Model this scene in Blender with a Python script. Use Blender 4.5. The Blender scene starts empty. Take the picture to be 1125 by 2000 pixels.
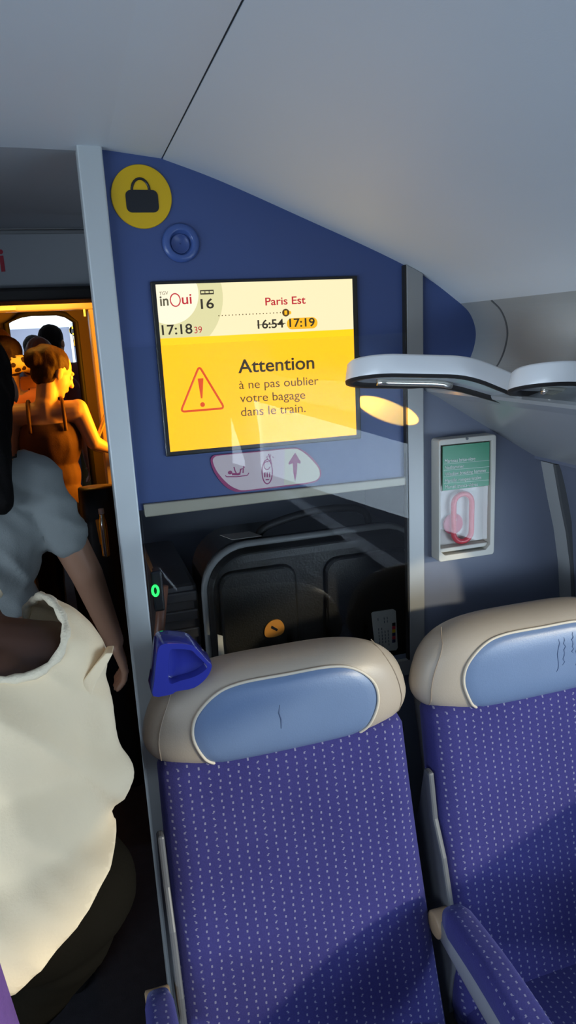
import bpy, bmesh, math, random
from mathutils import Vector, Matrix, noise
random.seed(4)
SC = bpy.context.scene
COL = SC.collection

# ------------------------------------------------------------------ camera
YAW, PITCH, ROLL, FPX = math.radians(16.165), math.radians(-13.778), math.radians(-2.925), 1400.0
CAM = Vector((0, 0, 1.64))
_f = Vector((math.sin(YAW) * math.cos(PITCH), math.cos(YAW) * math.cos(PITCH), math.sin(PITCH)))
_r0 = Vector((math.cos(YAW), -math.sin(YAW), 0)); _u0 = _r0.cross(_f)
_r = _r0 * math.cos(ROLL) + _u0 * math.sin(ROLL); _u = -_r0 * math.sin(ROLL) + _u0 * math.cos(ROLL)
cam = bpy.data.cameras.new('camera'); cam_o = bpy.data.objects.new('camera', cam); COL.objects.link(cam_o)
M = Matrix((( _r.x, _u.x, -_f.x), (_r.y, _u.y, -_f.y), (_r.z, _u.z, -_f.z))).to_4x4()
M.translation = CAM; cam_o.matrix_world = M
cam.sensor_fit = 'VERTICAL'; cam.sensor_height = 36; cam.lens = 36 * FPX / 2000; cam.clip_start = .01
SC.camera = cam_o

def at(px, py, Y):
    d = _r * (px - 562.5) + _u * (1000 - py) + _f * FPX
    return CAM + d * (Y / d.y)

# ------------------------------------------------------------------ light
SC.view_settings.view_transform = 'Standard'; SC.view_settings.look = 'None'
SC.view_settings.gamma = 1; SC.view_settings.exposure = 0.12; SC.view_settings.use_curve_mapping = False
w = bpy.data.worlds.new('sky'); SC.world = w; w.use_nodes = True
w.node_tree.nodes['Background'].inputs[0].default_value = (.62, .74, 1, 1)
w.node_tree.nodes['Background'].inputs[1].default_value = .6

def light(name, kind, loc, target, energy, color, size=None, size_y=None, angle=None, spread=None):
    l = bpy.data.lights.new(name, kind); l.energy = energy; l.color = color
    if kind == 'AREA':
        l.shape = 'RECTANGLE'; l.size = size; l.size_y = size_y or size
        if spread: l.spread = spread
    if angle is not None: l.angle = angle
    o = bpy.data.objects.new(name, l); COL.objects.link(o); o.location = loc
    d = (Vector(target) - Vector(loc)).normalized()
    o.rotation_euler = d.to_track_quat('-Z', 'Y').to_euler()
    return o
light('sun', 'SUN', (4, -4, 3), (4 - 1, -4 + 1.15, 3 - .33), 2.6, (1, .82, .55), angle=math.radians(3.0))
light('window_daylight_right', 'AREA', (1.25, -.85, 1.08), (0, -.6, 1.12), 38, (.74, .87, 1), 2.6, .5)
light('window_daylight_left', 'AREA', (-1.78, -.6, 1.1), (0, -.2, 1.2), 66, (.78, .89, 1), 3.0, .5)
light('vestibule_door_daylight', 'AREA', (.86, 3.70, 1.50), (-.2, 3.78, 1.50), 26, (1, .36, .015), .4, .8, spread=math.radians(110))
light('vestibule_lamp_glow', 'AREA', (-.15, 3.75, 1.93), (-.15, 3.95, 0), 2.6, (1, .5, .08), .5, .1)
light('next_saloon_lamp', 'AREA', (-.2, 8.1, 1.2), (-.2, 8.1, 3), 60, (.85, .93, 1), 1.0, 2.2)

# ------------------------------------------------------------------ materials
MATS = {}
def mat(name, color, rough=.5, metal=0, spec=.5, nscale=0, namp=.08, bump=0, bscale=200, emit=None, estr=1, coat=0, sheen=0, alpha=None):
    if name in MATS: return MATS[name]
    m = bpy.data.materials.new(name); m.use_nodes = True; MATS[name] = m
    nt = m.node_tree; b = nt.nodes['Principled BSDF']
    b.inputs['Base Color'].default_value = (*color, 1); b.inputs['Roughness'].default_value = rough
    b.inputs['Metallic'].default_value = metal; b.inputs['Specular IOR Level'].default_value = spec
    b.inputs['Coat Weight'].default_value = coat; b.inputs['Sheen Weight'].default_value = sheen
    tc = nt.nodes.new('ShaderNodeTexCoord')
    if emit:
        b.inputs['Emission Color'].default_value = (*emit, 1); b.inputs['Emission Strength'].default_value = estr
    if nscale or not emit:
        n = nt.nodes.new('ShaderNodeTexNoise'); n.inputs['Scale'].default_value = nscale or 6; n.inputs['Detail'].default_value = 4
        nt.links.new(tc.outputs['Object'], n.inputs['Vector'])
        mx = nt.nodes.new('ShaderNodeMix'); mx.data_type = 'RGBA'
        k = namp if nscale else .04
        mx.inputs[6].default_value = (*[c * (1 - k) for c in color], 1); mx.inputs[7].default_value = (*[min(1, c * (1 + k)) for c in color], 1)
        nt.links.new(n.outputs['Fac'], mx.inputs[0]); nt.links.new(mx.outputs[2], b.inputs['Base Color'])
    if bump:
        n2 = nt.nodes.new('ShaderNodeTexNoise'); n2.inputs['Scale'].default_value = bscale; n2.inputs['Detail'].default_value = 3
        nt.links.new(tc.outputs['Object'], n2.inputs['Vector'])
        bp = nt.nodes.new('ShaderNodeBump'); bp.inputs['Strength'].default_value = bump; bp.inputs['Distance'].default_value = .002
        nt.links.new(n2.outputs['Fac'], bp.inputs['Height']); nt.links.new(bp.outputs[0], b.inputs['Normal'])
    return m

def fabric(name, axis_a, axis_b):
    """violet-blue moquette woven with columns of small pale stitches (axis_a across, axis_b along)"""
    m = bpy.data.materials.new(name); m.use_nodes = True; nt = m.node_tree; N = nt.nodes; L = nt.links
    b = N['Principled BSDF']; b.inputs['Roughness'].default_value = .9; b.inputs['Specular IOR Level'].default_value = .15
    b.inputs['Sheen Weight'].default_value = .22; b.inputs['Sheen Tint'].default_value = (.5, .55, 1, 1)
    tc = N.new('ShaderNodeTexCoord'); sp = N.new('ShaderNodeSeparateXYZ'); L.new(tc.outputs['Object'], sp.inputs[0])
    def mth(op, a, bb=None):
        n = N.new('ShaderNodeMath'); n.operation = op
        for i, v in enumerate((a, bb)):
            if v is None: continue
            if isinstance(v, (int, float)): n.inputs[i].default_value = v
            else: L.new(v, n.inputs[i])
        return n.outputs[0]
    A, Bv = sp.outputs[axis_a], sp.outputs[axis_b]
    sa, sb = .0168, .0112
    fb = mth('FLOOR', mth('DIVIDE', Bv, sb))
    odd = mth('SUBTRACT', mth('MULTIPLY', mth('FRACT', mth('MULTIPLY', fb, .5)), 2), .5)   # -.5 / .5
    a0 = mth('ADD', mth('DIVIDE', A, sa), mth('MULTIPLY', odd, .10))
    # every column starts at its own height
    col = mth('FLOOR', a0)
    b0 = mth('ADD', mth('DIVIDE', Bv, sb), mth('MULTIPLY', mth('FRACT', mth('MULTIPLY', col, .618)), 1))
    da = mth('ABSOLUTE', mth('SUBTRACT', mth('FRACT', a0), .5))
    db = mth('ABSOLUTE', mth('SUBTRACT', mth('FRACT', b0), .5))
    sn = N.new('ShaderNodeSeparateXYZ'); L.new(tc.outputs['Normal'], sn.inputs[0])
    front = mth('LESS_THAN', mth('ABSOLUTE', sn.outputs[0]), .82)
    front = mth('MULTIPLY', front, mth('LESS_THAN', mth('ABSOLUTE', sn.outputs[axis_b]), .85))
    dot = mth('MULTIPLY', mth('MULTIPLY', mth('LESS_THAN', da, .09), mth('LESS_THAN', db, .18)), front)
    no = N.new('ShaderNodeTexNoise'); no.inputs['Scale'].default_value = 9; no.inputs['Detail'].default_value = 5; L.new(tc.outputs['Object'], no.inputs['Vector'])
    c0 = N.new('ShaderNodeMix'); c0.data_type = 'RGBA'; c0.inputs[6].default_value = (.036, .034, .165, 1); c0.inputs[7].default_value = (.056, .052, .225, 1)
    L.new(no.outputs['Fac'], c0.inputs[0])
    w2 = N.new('ShaderNodeTexNoise'); w2.inputs['Scale'].default_value = 420; w2.inputs['Detail'].default_value = 2; L.new(tc.outputs['Object'], w2.inputs['Vector'])
    c2 = N.new('ShaderNodeMix'); c2.data_type = 'RGBA'; c2.blend_type = 'MULTIPLY'; c2.inputs[0].default_value = .35
    L.new(c0.outputs[2], c2.inputs[6]); L.new(w2.outputs['Fac'], c2.inputs[7])
    c1 = N.new('ShaderNodeMix'); c1.data_type = 'RGBA'; c1.inputs[7].default_value = (.36, .36, .47, 1)
    L.new(mth('MULTIPLY', dot, .52), c1.inputs[0]); L.new(c2.outputs[2], c1.inputs[6]); L.new(c1.outputs[2], b.inputs['Base Color'])
    bp = N.new('ShaderNodeBump'); bp.inputs['Strength'].default_value = .4; bp.inputs['Distance'].default_value = .001
    L.new(mth('ADD', mth('MULTIPLY', dot, .6), w2.outputs['Fac']), bp.inputs['Height']); L.new(bp.outputs[0], b.inputs['Normal'])
    return m

def glassy(name, tint=(1, 1, 1), ior=1.5, boost=1.0):
    m = bpy.data.materials.new(name); m.use_nodes = True; nt = m.node_tree; N = nt.nodes; L = nt.links
    N.remove(N['Principled BSDF']); out = N['Material Output']
    t = N.new('ShaderNodeBsdfTransparent'); t.inputs[0].default_value = (*tint, 1)
    g = N.new('ShaderNodeBsdfGlossy'); g.inputs['Roughness'].default_value = .015; g.inputs[0].default_value = (1, 1, 1, 1)
    fr = N.new('ShaderNodeFresnel'); fr.inputs[0].default_value = ior
    mm = N.new('ShaderNodeMath'); mm.operation = 'MULTIPLY'; mm.inputs[1].default_value = boost; mm.use_clamp = True
    ge = N.new('ShaderNodeNewGeometry'); sb = N.new('ShaderNodeMath'); sb.operation = 'SUBTRACT'; sb.inputs[0].default_value = 1
    L.new(ge.outputs['Backfacing'], sb.inputs[1]); m3 = N.new('ShaderNodeMath'); m3.operation = 'MULTIPLY'
    mx = N.new('ShaderNodeMixShader'); L.new(fr.outputs[0], mm.inputs[0]); L.new(mm.outputs[0], m3.inputs[0]); L.new(sb.outputs[0], m3.inputs[1]); L.new(m3.outputs[0], mx.inputs[0])
    L.new(t.outputs[0], mx.inputs[1]); L.new(g.outputs[0], mx.inputs[2]); L.new(mx.outputs[0], out.inputs[0])
    return m

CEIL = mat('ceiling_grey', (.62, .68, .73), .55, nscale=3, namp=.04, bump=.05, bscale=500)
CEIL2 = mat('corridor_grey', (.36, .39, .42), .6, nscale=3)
BLUE = mat('panel_blue', (.052, .086, .235), .38, nscale=2, namp=.05, bump=.04, bscale=700)
GREYBLUE = mat('panel_grey_blue', (.150, .170, .235), .42, nscale=2, namp=.05, bump=.04, bscale=700)
ALU = mat('brushed_aluminium', (.36, .365, .36), .48, metal=.4, nscale=8, namp=.05)
ALUW = mat('pale_aluminium', (.54, .575, .58), .5, metal=.2, nscale=8, namp=.04)
MOULD = mat('moulding_grey', (.33, .35, .36), .22, spec=.5, nscale=3, namp=.05)
MOULDM = mat('cove_grey', (.36, .38, .38), .5, nscale=3, namp=.05)
BLACK = mat('black_plastic', (.008, .008, .010), .4)
RUBBER = mat('dark_rubber', (.015, .014, .014), .6)
GROOVE = mat('groove_dark', (.10, .105, .11), .8)
WHITEP = mat('white_plastic', (.78, .79, .80), .28, nscale=5, namp=.02)
GREYP = mat('grey_plastic', (.105, .11, .12), .45, bump=.05)
LENS = mat('lens_grey', (.42, .45, .48), .15)
DARKBROWN = mat('vestibule_brown', (.13, .09, .055), .5, nscale=3)
TAN = mat('vestibule_tan', (.52, .42, .26), .4, nscale=3)
CARPET = mat('floor_carpet', (.022, .02, .026), .95, nscale=30, namp=.4, bump=.5, bscale=300)
LEATHER = mat('leather_beige', (.41, .350, .28), .42, nscale=7, namp=.06, bump=.12, bscale=380)
LEATHERB = mat('leather_blue', (.135, .200, .335), .36, nscale=5, namp=.10, bump=.12, bscale=380)
PIPING = mat('piping_cream', (.62, .55, .44), .5)
CAPBLUE = mat('handle_blue', (.035, .045, .34), .12, coat=.6)
FAB = fabric('moquette', 0, 2)
FABA = fabric('moquette_armrest', 0, 1)
YELLOW = mat('sign_yellow', (.74, .46, .006), .35)
ICONB = mat('sign_black', (.012, .014, .018), .4)
MAGENTA = mat('sign_magenta', (.33, .035, .14), .4)
PINK = mat('sign_pink', (.70, .55, .56), .4)
CREAM = mat('sign_cream', (.72, .66, .52), .4)
RED = mat('letter_red', (.42, .012, .035), .4)
SHELL = mat('case_shell', (.012, .011, .010), .38, nscale=12, namp=.2, bump=.25, bscale=260)
CASEGREY = mat('case_piping', (.19, .19, .19), .45)
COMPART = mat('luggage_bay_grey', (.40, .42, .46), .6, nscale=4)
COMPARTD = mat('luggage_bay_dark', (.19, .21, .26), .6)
BOXCREAM = mat('box_grey_plastic', (.58, .56, .50), .42)
GREEN = mat('label_green', (.05, .30, .16), .35)
LETTER = mat('letter_white', (.8, .84, .8), .5)
HAMMER = mat('hammer_red', (.62, .05, .07), .3)
PAPER = mat('paper_white', (.60, .57, .52), .7)
ORANGE = mat('sticker_orange', (.62, .24, .03), .5)
SKIN = mat('skin_light', (.56, .33, .22), .5, nscale=14, namp=.06, bump=.05)
SKIN2 = mat('skin_tan', (.36, .19, .12), .5, nscale=14, namp=.06, bump=.05)
SKIN3 = mat('skin_dark', (.075, .030, .016), .5, nscale=14, namp=.08, bump=.05)
HAIRK = mat('hair_black', (.006, .005, .005), .7, spec=.12, nscale=60, namp=.4, bump=.6, bscale=120)
HAIRB = mat('hair_brown', (.034, .014, .007), .6, spec=.2, nscale=60, namp=.4, bump=.6, bscale=120)
HAIRR = mat('hair_auburn', (.14, .045, .02), .5, nscale=60, namp=.4, bump=.6, bscale=120)
TSHIRT = mat('tshirt_grey', (.27, .29, .29), .9, spec=.1, nscale=10, namp=.12, bump=.3, bscale=300)
BLOUSE = mat('blouse_cream', (.86, .70, .47), .9, spec=.1, nscale=9, namp=.06, bump=.3, bscale=260)
LACE = mat('lace_cream', (.78, .68, .50), .9, bump=.8, bscale=300)
DENIM = mat('denim_grey_blue', (.11, .14, .20), .9, spec=.1, nscale=25, namp=.2, bump=.3, bscale=400)
TROUSER = mat('trouser_black', (.009, .008, .006), .95, spec=0, nscale=9, namp=.2, bump=.3, bscale=200)
DARKTOP = mat('top_dark_brown', (.085, .030, .018), .8, nscale=9, namp=.2, bump=.3, bscale=200)
MAROON = mat('shirt_maroon', (.16, .05, .05), .85, nscale=9, namp=.15)
ORANGETOP = mat('shirt_terracotta', (.50, .17, .09), .85, nscale=9, namp=.15)
SHOE = mat('shoe_black', (.02, .02, .02), .5)
EYEW = mat('eye_white', (.7, .68, .65), .2)
EYEB = mat('eye_dark', (.03, .015, .01), .1)
PURPLE = mat('bag_purple', (.26, .10, .30), .85, nscale=30, namp=.2, bump=.4, bscale=250)
NAVY = mat('seat_back_navy', (.03, .035, .10), .5)
GLASS = glassy('rack_glass', (.95, .96, .96), 1.5, .6)
WGLASS = glassy('window_glass', (.9, .93, .95))
CLEAR = glassy('clear_plastic', (.98, .97, .98), 1.45, .9)

def em(name, col, s=1.0):
    return mat(name, (0.01, .01, .01), .3, emit=col, estr=s)
S_CREAM = em('screen_cream', (.96, .83, .50), 1.0)
S_PALE = em('screen_pale_green', (.72, .68, .36), 1.0)
S_WHITE = em('screen_white', (.98, .90, .68), 1.0)
S_YEL = em('screen_yellow', (1, .455, .003), 1.45)
S_ORG = em('screen_orange', (.93, .47, .008), 1.0)
S_DARK = em('screen_dark', (.030, .022, .010), 1.0)
S_BROWN = em('screen_brown', (.09, .045, .004), 1.0)
S_RED = em('screen_red', (.50, .02, .03), 1.0)
S_TRI = em('screen_vermilion', (.80, .075, .010), 1.0)
LED = em('led_green', (.02, 1, .12), 2.0)

# ------------------------------------------------------------------ helpers
def link(name, me, m=None, parent=None, smooth=False):
    o = bpy.data.objects.new(name, me); COL.objects.link(o)
    if m is not None:
        for x in (m if isinstance(m, (list, tuple)) else [m]): me.materials.append(x)
    if parent is not None: o.parent = parent
    if smooth:
        for p in me.polygons: p.use_smooth = True
    return o
def obj(name, bm, m, parent=None, smooth=False, bevel=0, seg=2, angle=40):
    bmesh.ops.recalc_face_normals(bm, faces=bm.faces)
    me = bpy.data.meshes.new(name); bm.to_mesh(me); bm.free()
    o = link(name, me, m, parent, smooth)
    if bevel:
        b = o.modifiers.new('bevel', 'BEVEL'); b.width = bevel; b.segments = seg; b.limit_method = 'ANGLE'; b.angle_limit = math.radians(angle)
    return o
def tag(o, label=None, cat=None, group=None, kind=None):
    if label: o['label'] = label
    if cat: o['category'] = cat
    if group: o['group'] = group
    if kind: o['kind'] = kind
    return o
def thing(name, label, cat, loc=(0, 0, 0), rz=0, group=None):
    o = bpy.data.objects.new(name, None); COL.objects.link(o); o.location = loc; o.rotation_euler = (0, 0, rz)
    o.empty_display_size = .05
    return tag(o, label, cat, group)
def box(bm, x0, x1, y0, y1, z0, z1):
    v = [bm.verts.new((x, y, z)) for x in (x0, x1) for y in (y0, y1) for z in (z0, z1)]
    for f in ((0, 1, 3, 2), (4, 6, 7, 5), (0, 4, 5, 1), (2, 3, 7, 6), (0, 2, 6, 4), (1, 5, 7, 3)):
        bm.faces.new([v[i] for i in f])
    return bm
def B(): return bmesh.new()
def prism(bm, pts, d):
    """polygon (list of Vectors) pushed along the vector d"""
    a = [bm.verts.new(p) for p in pts]; b = [bm.verts.new(Vector(p) + Vector(d)) for p in pts]
    bm.faces.new(a); bm.faces.new(b[::-1]); n = len(a)
    for i in range(n): bm.faces.new((a[i], a[(i + 1) % n], b[(i + 1) % n], b[i]))
    return bm
def plate(bm, pts, Y, t):      # (x, z) outline on the plane y=Y, thickness t away from the camera
    return prism(bm, [Vector((p[0], Y, p[1])) for p in pts], (0, t, 0))
def loft(bm, rings, closed=True, cap=True):
    R = [[bm.verts.new(p) for p in r] for r in rings]
    for a, b in zip(R, R[1:]):
        n = len(a)
        for i in range(n if closed else n - 1): bm.faces.new((a[i], a[(i + 1) % n], b[(i + 1) % n], b[i]))
    if cap and closed: bm.faces.new(R[0][::-1]); bm.faces.new(R[-1])
    return bm
def tube(bm, pts, r, n=8, closed=False):
    pts = [Vector(p) for p in pts]; k = len(pts); rings = []
    up = Vector((.13, .31, .94))
    for i, p in enumerate(pts):
        t = (pts[(i + 1) % k] - pts[i - 1]) if closed else (pts[min(i + 1, k - 1)] - pts[max(i - 1, 0)])
        t.normalize(); a = t.cross(up)
        if a.length < .05: a = t.cross(Vector((1, 0, 0)))
        a.normalize(); b = t.cross(a); rr = r[i] if isinstance(r, (list, tuple)) else r
        rings.append([p + (a * math.cos(2 * math.pi * j / n) + b * math.sin(2 * math.pi * j / n)) * rr for j in range(n)])
    if closed:
        rings.append(rings[0]); R = [[bm.verts.new(p) for p in q] for q in rings[:-1]]; R.append(R[0])
        for a, b in zip(R, R[1:]):
            for i in range(n): bm.faces.new((a[i], a[(i + 1) % n], b[(i + 1) % n], b[i]))
        return bm
    return loft(bm, rings)
def lathe(bm, prof, n=32, origin=(0, 0, 0), axis='Z'):
    o = Vector(origin); rings = []
    for r, h in prof:
        r = max(r, 1e-5); ring = []
        for j in range(n):
            c, s = math.cos(2 * math.pi * j / n) * r, math.sin(2 * math.pi * j / n) * r
            ring.append(o + (Vector((c, s, h)) if axis == 'Z' else Vector((c, h, s)) if axis == 'Y' else Vector((h, c, s))))
        rings.append(ring)
    return loft(bm, rings)
def sphere(bm, c, r, u=16, v=10, rot=None):
    r = Vector((r, r, r)) if isinstance(r, (int, float)) else Vector(r); c = Vector(c)
    g = bmesh.ops.create_uvsphere(bm, u_segments=u, v_segments=v, radius=1)
    for x in g['verts']:
        p = Vector((x.co.x * r.x, x.co.y * r.y, x.co.z * r.z))
        x.co = c + ((rot @ p) if rot is not None else p)
    return bm
def rrect(x0, x1, z0, z1, r, n=6):
    out = []
    for cx, cz, a0 in ((x1 - r, z1 - r, 0), (x0 + r, z1 - r, 90), (x0 + r, z0 + r, 180), (x1 - r, z0 + r, 270)):
        for i in range(n + 1):
            a = math.radians(a0 + 90 * i / n); out.append((cx + r * math.cos(a), cz + r * math.sin(a)))
    return out
def smooth_pts(P, k=6):
    """closed Catmull-Rom through 2D or 3D points"""
    P = [Vector(p) for p in P]; n = len(P); out = []
    for i in range(n):
        a, b, c, d = P[i - 1], P[i], P[(i + 1) % n], P[(i + 2) % n]
        for j in range(k):
            t = j / k
            out.append(.5 * ((2 * b) + (c - a) * t + (2 * a - 5 * b + 4 * c - d) * t * t + (-a + 3 * b - 3 * c + d) * t ** 3))
    return out
def open_spline(P, k=6):
    P = [Vector(p) for p in P]; P = [P[0] * 2 - P[1]] + P + [P[-1] * 2 - P[-2]]; out = []
    for i in range(1, len(P) - 2):
        a, b, c, d = P[i - 1:i + 3]
        for j in range(k):
            t = j / k
            out.append(.5 * ((2 * b) + (c - a) * t + (2 * a - 5 * b + 4 * c - d) * t * t + (-a + 3 * b - 3 * c + d) * t ** 3))
    out.append(P[-2]); return out

def text(name, body, Y, pl, pr, top, m, parent, bold=0):
    """raised lettering on the plane y=Y between two pixels of its baseline; top = pixel of the highest stroke at its left"""
    cu = bpy.data.curves.new('t', 'FONT'); cu.body = body; cu.size = 1; cu.offset = bold; cu.extrude = .01
    t = bpy.data.objects.new('t', cu); COL.objects.link(t)
    dg = bpy.context.evaluated_depsgraph_get(); me = bpy.data.meshes.new_from_object(t.evaluated_get(dg))
    bpy.data.objects.remove(t); bpy.data.curves.remove(cu)
    a, b, c = at(*pl, Y), at(*pr, Y), at(*top, Y)
    xs = [v.co.x for v in me.vertices]; x0, x1 = min(xs), max(xs); ym = max(v.co.y for v in me.vertices)
    for v in me.vertices:
        u = (v.co.x - x0) / (x1 - x0); q = v.co.y / ym
        v.co = (a.x + (b.x - a.x) * u, Y - .0004 + (.0003 if v.co.z < 0 else -.0003), a.z + (b.z - a.z) * u + (c.z - a.z) * q)
    return link(name, me, m, parent)

def extrude_profile(bm, prof, y0, y1, thick):
    """open (x,z) profile pushed along y; thickness is added outward along the left normal"""
    n = len(prof); P = [Vector(p) for p in prof]; nor = []
    for i in range(n):
        t = (P[min(i + 1, n - 1)] - P[max(i - 1, 0)]).normalized(); nor.append(Vector((-t.y, t.x)))
    Q = [p + k * thick for p, k in zip(P, nor)]
    ring = [(p.x, p.y) for p in P] + [(q.x, q.y) for q in Q[::-1]]
    return prism(bm, [Vector((x, y0, z)) for x, z in ring], (0, y1 - y0, 0))

# ------------------------------------------------------------------ the setting
YP = 1.30                                   # plane of the partition at the end of the saloon
CX = -.235                                  # centre line of the car
prof_curve = [(.191, 1.936), (.26, 1.913), (.330, 1.886), (.441, 1.840), (.54, 1.799), (.628, 1.760), (.69, 1.727), (.750, 1.685)]
prof_curve = [(p.x, p.y) for p in open_spline([Vector((a, b, 0)) for a, b in prof_curve], 4)]
def mirror(prof): return [(2 * CX - x, z) for x, z in prof][::-1]
flat = [(2 * CX - .1900, 1.936), (2 * CX - .10, 1.948), (CX - .2, 1.952), (CX, 1.953), (CX + .2, 1.952), (.10, 1.948), (.1887, 1.937)]
o = obj('ceiling', extrude_profile(B(), flat, -2.6, YP + .012, .02), CEIL); tag(o, 'pale grey flat ceiling panel above the aisle', kind='structure')
o = obj('ceiling', extrude_profile(B(), prof_curve, -2.6, YP + .03, .02), CEIL, smooth=False); tag(o, 'pale grey ceiling panel curving down to the right wall', kind='structure')
o = obj('ceiling', extrude_profile(B(), mirror(prof_curve), -2.6, YP + .03, .02), CEIL); tag(o, 'pale grey ceiling panel curving down to the left wall', kind='structure')
for s, x in ((1, .189), (-1, 2 * CX - .189)):
    o = obj('trim_6' if s > 0 else 'trim_7', box(B(), x - .012, x + .012, -2.6, YP, 1.9395, 1.956), GROOVE); tag(o, kind='structure')
o = obj('floor', box(B(), -1.9, 1.4, -2.7, 10.5, -.05, 0), CARPET); tag(o, 'dark carpeted floor', kind='structure')
# cove and moulding above the windows
cove = [(.750, 1.685), (.768, 1.669), (.780, 1.648), (.785, 1.625), (.781, 1.60), (.772, 1.578), (.760, 1.562), (.742, 1.552)]
cove = [(p.x, p.y) for p in open_spline([Vector((a, b, 0)) for a, b in cove], 4)]
under = [(.742, 1.552), (.700, 1.537), (.676, 1.530), (.671, 1.526), (.674, 1.520), (.70, 1.507), (.80, 1.445), (.90, 1.384), (.952, 1.353)]
def sides(f, m, names, label, **k):
    for nm, fn in zip(names, (lambda p: p, mirror)):
        o = f(nm, fn); tag(o, label, kind='structure')
sides(lambda nm, fn: obj(nm, extrude_profile(B(), fn(cove), -2.6, YP + .03, .015), MOULDM), None, ('trim_8', 'trim_9'), 'grey rounded cove beside the ceiling')
sides(lambda nm, fn: obj(nm, extrude_profile(B(), fn(under), -2.6, YP + .03, .012), MOULD), None, ('trim_10', 'trim_11'), 'grey glossy moulding above the windows')
def cove_ring(fn):
    bm = B(); C2 = [Vector(p) for p in fn(cove)]
    for d in (0, ):
        pts = [Vector((p.x, 1.19, p.y)) for p in C2[:-2]]
        tube(bm, pts, .0022, 6)
    return bm
o = obj('trim_12', cove_ring(lambda p: p), GROOVE); tag(o, kind='structure')
# side walls with a rounded window opening each
def side_wall(fn_x, name, wy0, wy1, wz0, wz1):
    X = lambda z: .952 + .075 * min(1, max(0, (1.353 - z) / .30)) ** .8
    bm = B(); hole = rrect(wy0, wy1, wz0, wz1, .10, 8); ys = (-2.6, YP + .03)
    N = len(hole)
    outer = []
    cy, cz = (wy0 + wy1) / 2, (wz0 + wz1) / 2
    zs0, zs1 = 0.0, 1.353
    for (y, z) in hole:                      # project every hole point on the rectangle border
        dy, dz = y - cy, z - cz
        ty = ((ys[1] - cy) / dy if dy > 1e-6 else (ys[0] - cy) / dy if dy < -1e-6 else 1e9)
        tz = ((zs1 - cz) / dz if dz > 1e-6 else (zs0 - cz) / dz if dz < -1e-6 else 1e9)
        t = min(ty, tz); outer.append((cy + dy * t, cz + dz * t))
    steps = 6; rings = []
    for k in range(steps + 1):
        f = k / steps
        rings.append([(h[0] + (q[0] - h[0]) * f, h[1] + (q[1] - h[1]) * f) for h, q in zip(hole, outer)])
    R3 = [[bm.verts.new((fn_x(X(z)), y, z)) for y, z in r] for r in rings]
    back = [bm.verts.new((fn_x(X(z) + .07), y, z)) for y, z in hole]
    for a, b in zip([back] + R3, R3):
        for i in range(N): bm.faces.new((a[i], a[(i + 1) % N], b[(i + 1) % N], b[i]))
    o = obj(name, bm, GREYBLUE); tag(o, kind='structure'); return o, hole
def corner_fill(fn_x, name):                 # the wall above and below keeps the corner triangles shut
    bm = B()
    box(bm, min(fn_x(1.10), fn_x(1.13)), max(fn_x(1.10), fn_x(1.13)), -2.6, -1.75, 0, 1.36)
    box(bm, min(fn_x(1.10), fn_x(1.13)), max(fn_x(1.10), fn_x(1.13)), 1.05, YP + .03, 0, 1.36)
    box(bm, min(fn_x(1.10), fn_x(1.13)), max(fn_x(1.10), fn_x(1.13)), -2.6, YP + .03, 0, .78)
    box(bm, min(fn_x(.93), fn_x(1.13)), max(fn_x(.93), fn_x(1.13)), -2.6, YP + .03, 1.36, 1.375)
    o = obj(name, bm, GREYBLUE); tag(o, kind='structure')
ident = lambda x: x
mir = lambda x: 2 * CX - x
_, hole = side_wall(ident, 'wall_right', -1.7, 1.02, .80, 1.30)
side_wall(mir, 'wall_left', -1.7, 1.02, .80, 1.30)
corner_fill(ident, 'wall_right'); corner_fill(mir, 'wall_left')
for k, fx in ((2, ident), (3, mir)):
    bm = B(); prism(bm, [Vector((fx(1.085), y, z)) for y, z in rrect(-1.72, 1.04, .78, 1.32, .10, 8)], (.004, 0, 0))
    o = obj('window_%d' % k, bm, WGLASS); tag(o, 'tinted side window beside the seats', kind='structure')
# pillar strip at the far right
bm = B()
P = [(.946, 1.353), (.966, 1.27), (.985, 1.20), (1.0, 1.12), (1.012, 1.0), (1.016, .6), (1.016, 0)]
prism(bm, [Vector((x, 1.256, z)) for x, z in P] + [Vector((x + .05, 1.256, z)) for x, z in P[::-1]], (0, .05, 0))
o = obj('trim_5', bm, mat('pillar_grey', (.40, .41, .41), .5, nscale=4)); tag(o, 'light grey strip where side wall meets partition', kind='structure')
bm = B(); prism(bm, [Vector((x - .002, 1.247, z)) for x, z in P] + [Vector((x + .05, 1.247, z)) for x, z in P[::-1]], (0, .009, 0))
o = obj('trim_13', bm, GROOVE); tag(o, kind='structure')
# back of the saloon
o = obj('wall_back', box(B(), -1.9, 1.4, -2.68, -2.6, 0, 2.0), GREYBLUE); tag(o, kind='structure')

# partition (three panels round the luggage bay)
top = [(x, z + .004) for x, z in [(.060, 1.951), (.12, 1.946), (.187, 1.937)] + prof_curve if x < .645]
ZB0, ZB1 = at(530, 968, YP).z, .955                      # opening of the luggage bay
up = [(.060, ZB0), (.645, ZB0)] + [(.645, 1.752)] + top[::-1]
o = obj('wall_front', plate(B(), up, YP, .02), BLUE); tag(o, 'blue partition panel with the information screen', kind='structure')
rt = [(x, z + .004) for x, z in prof_curve if x > .645] + cove + [(.70, 1.537)] + [(.645, 1.537)] + [(.645, 1.752)]
o = obj('wall_front', plate(B(), rt, YP, .02), BLUE); tag(o, 'blue partition panel above the reading lights', kind='structure')
lo = [(.645, 0), (1.05, 0), (1.05, .95), (1.03, 1.10), (.99, 1.25), (.952, 1.353), (.80, 1.447), (.70, 1.509), (.672, 1.528), (.672, 1.537), (.645, 1.537)]
o = obj('wall_front', plate(B(), lo, YP, .02), GREYBLUE); tag(o, 'grey blue partition panel with the hammer box', kind='structure')
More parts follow.
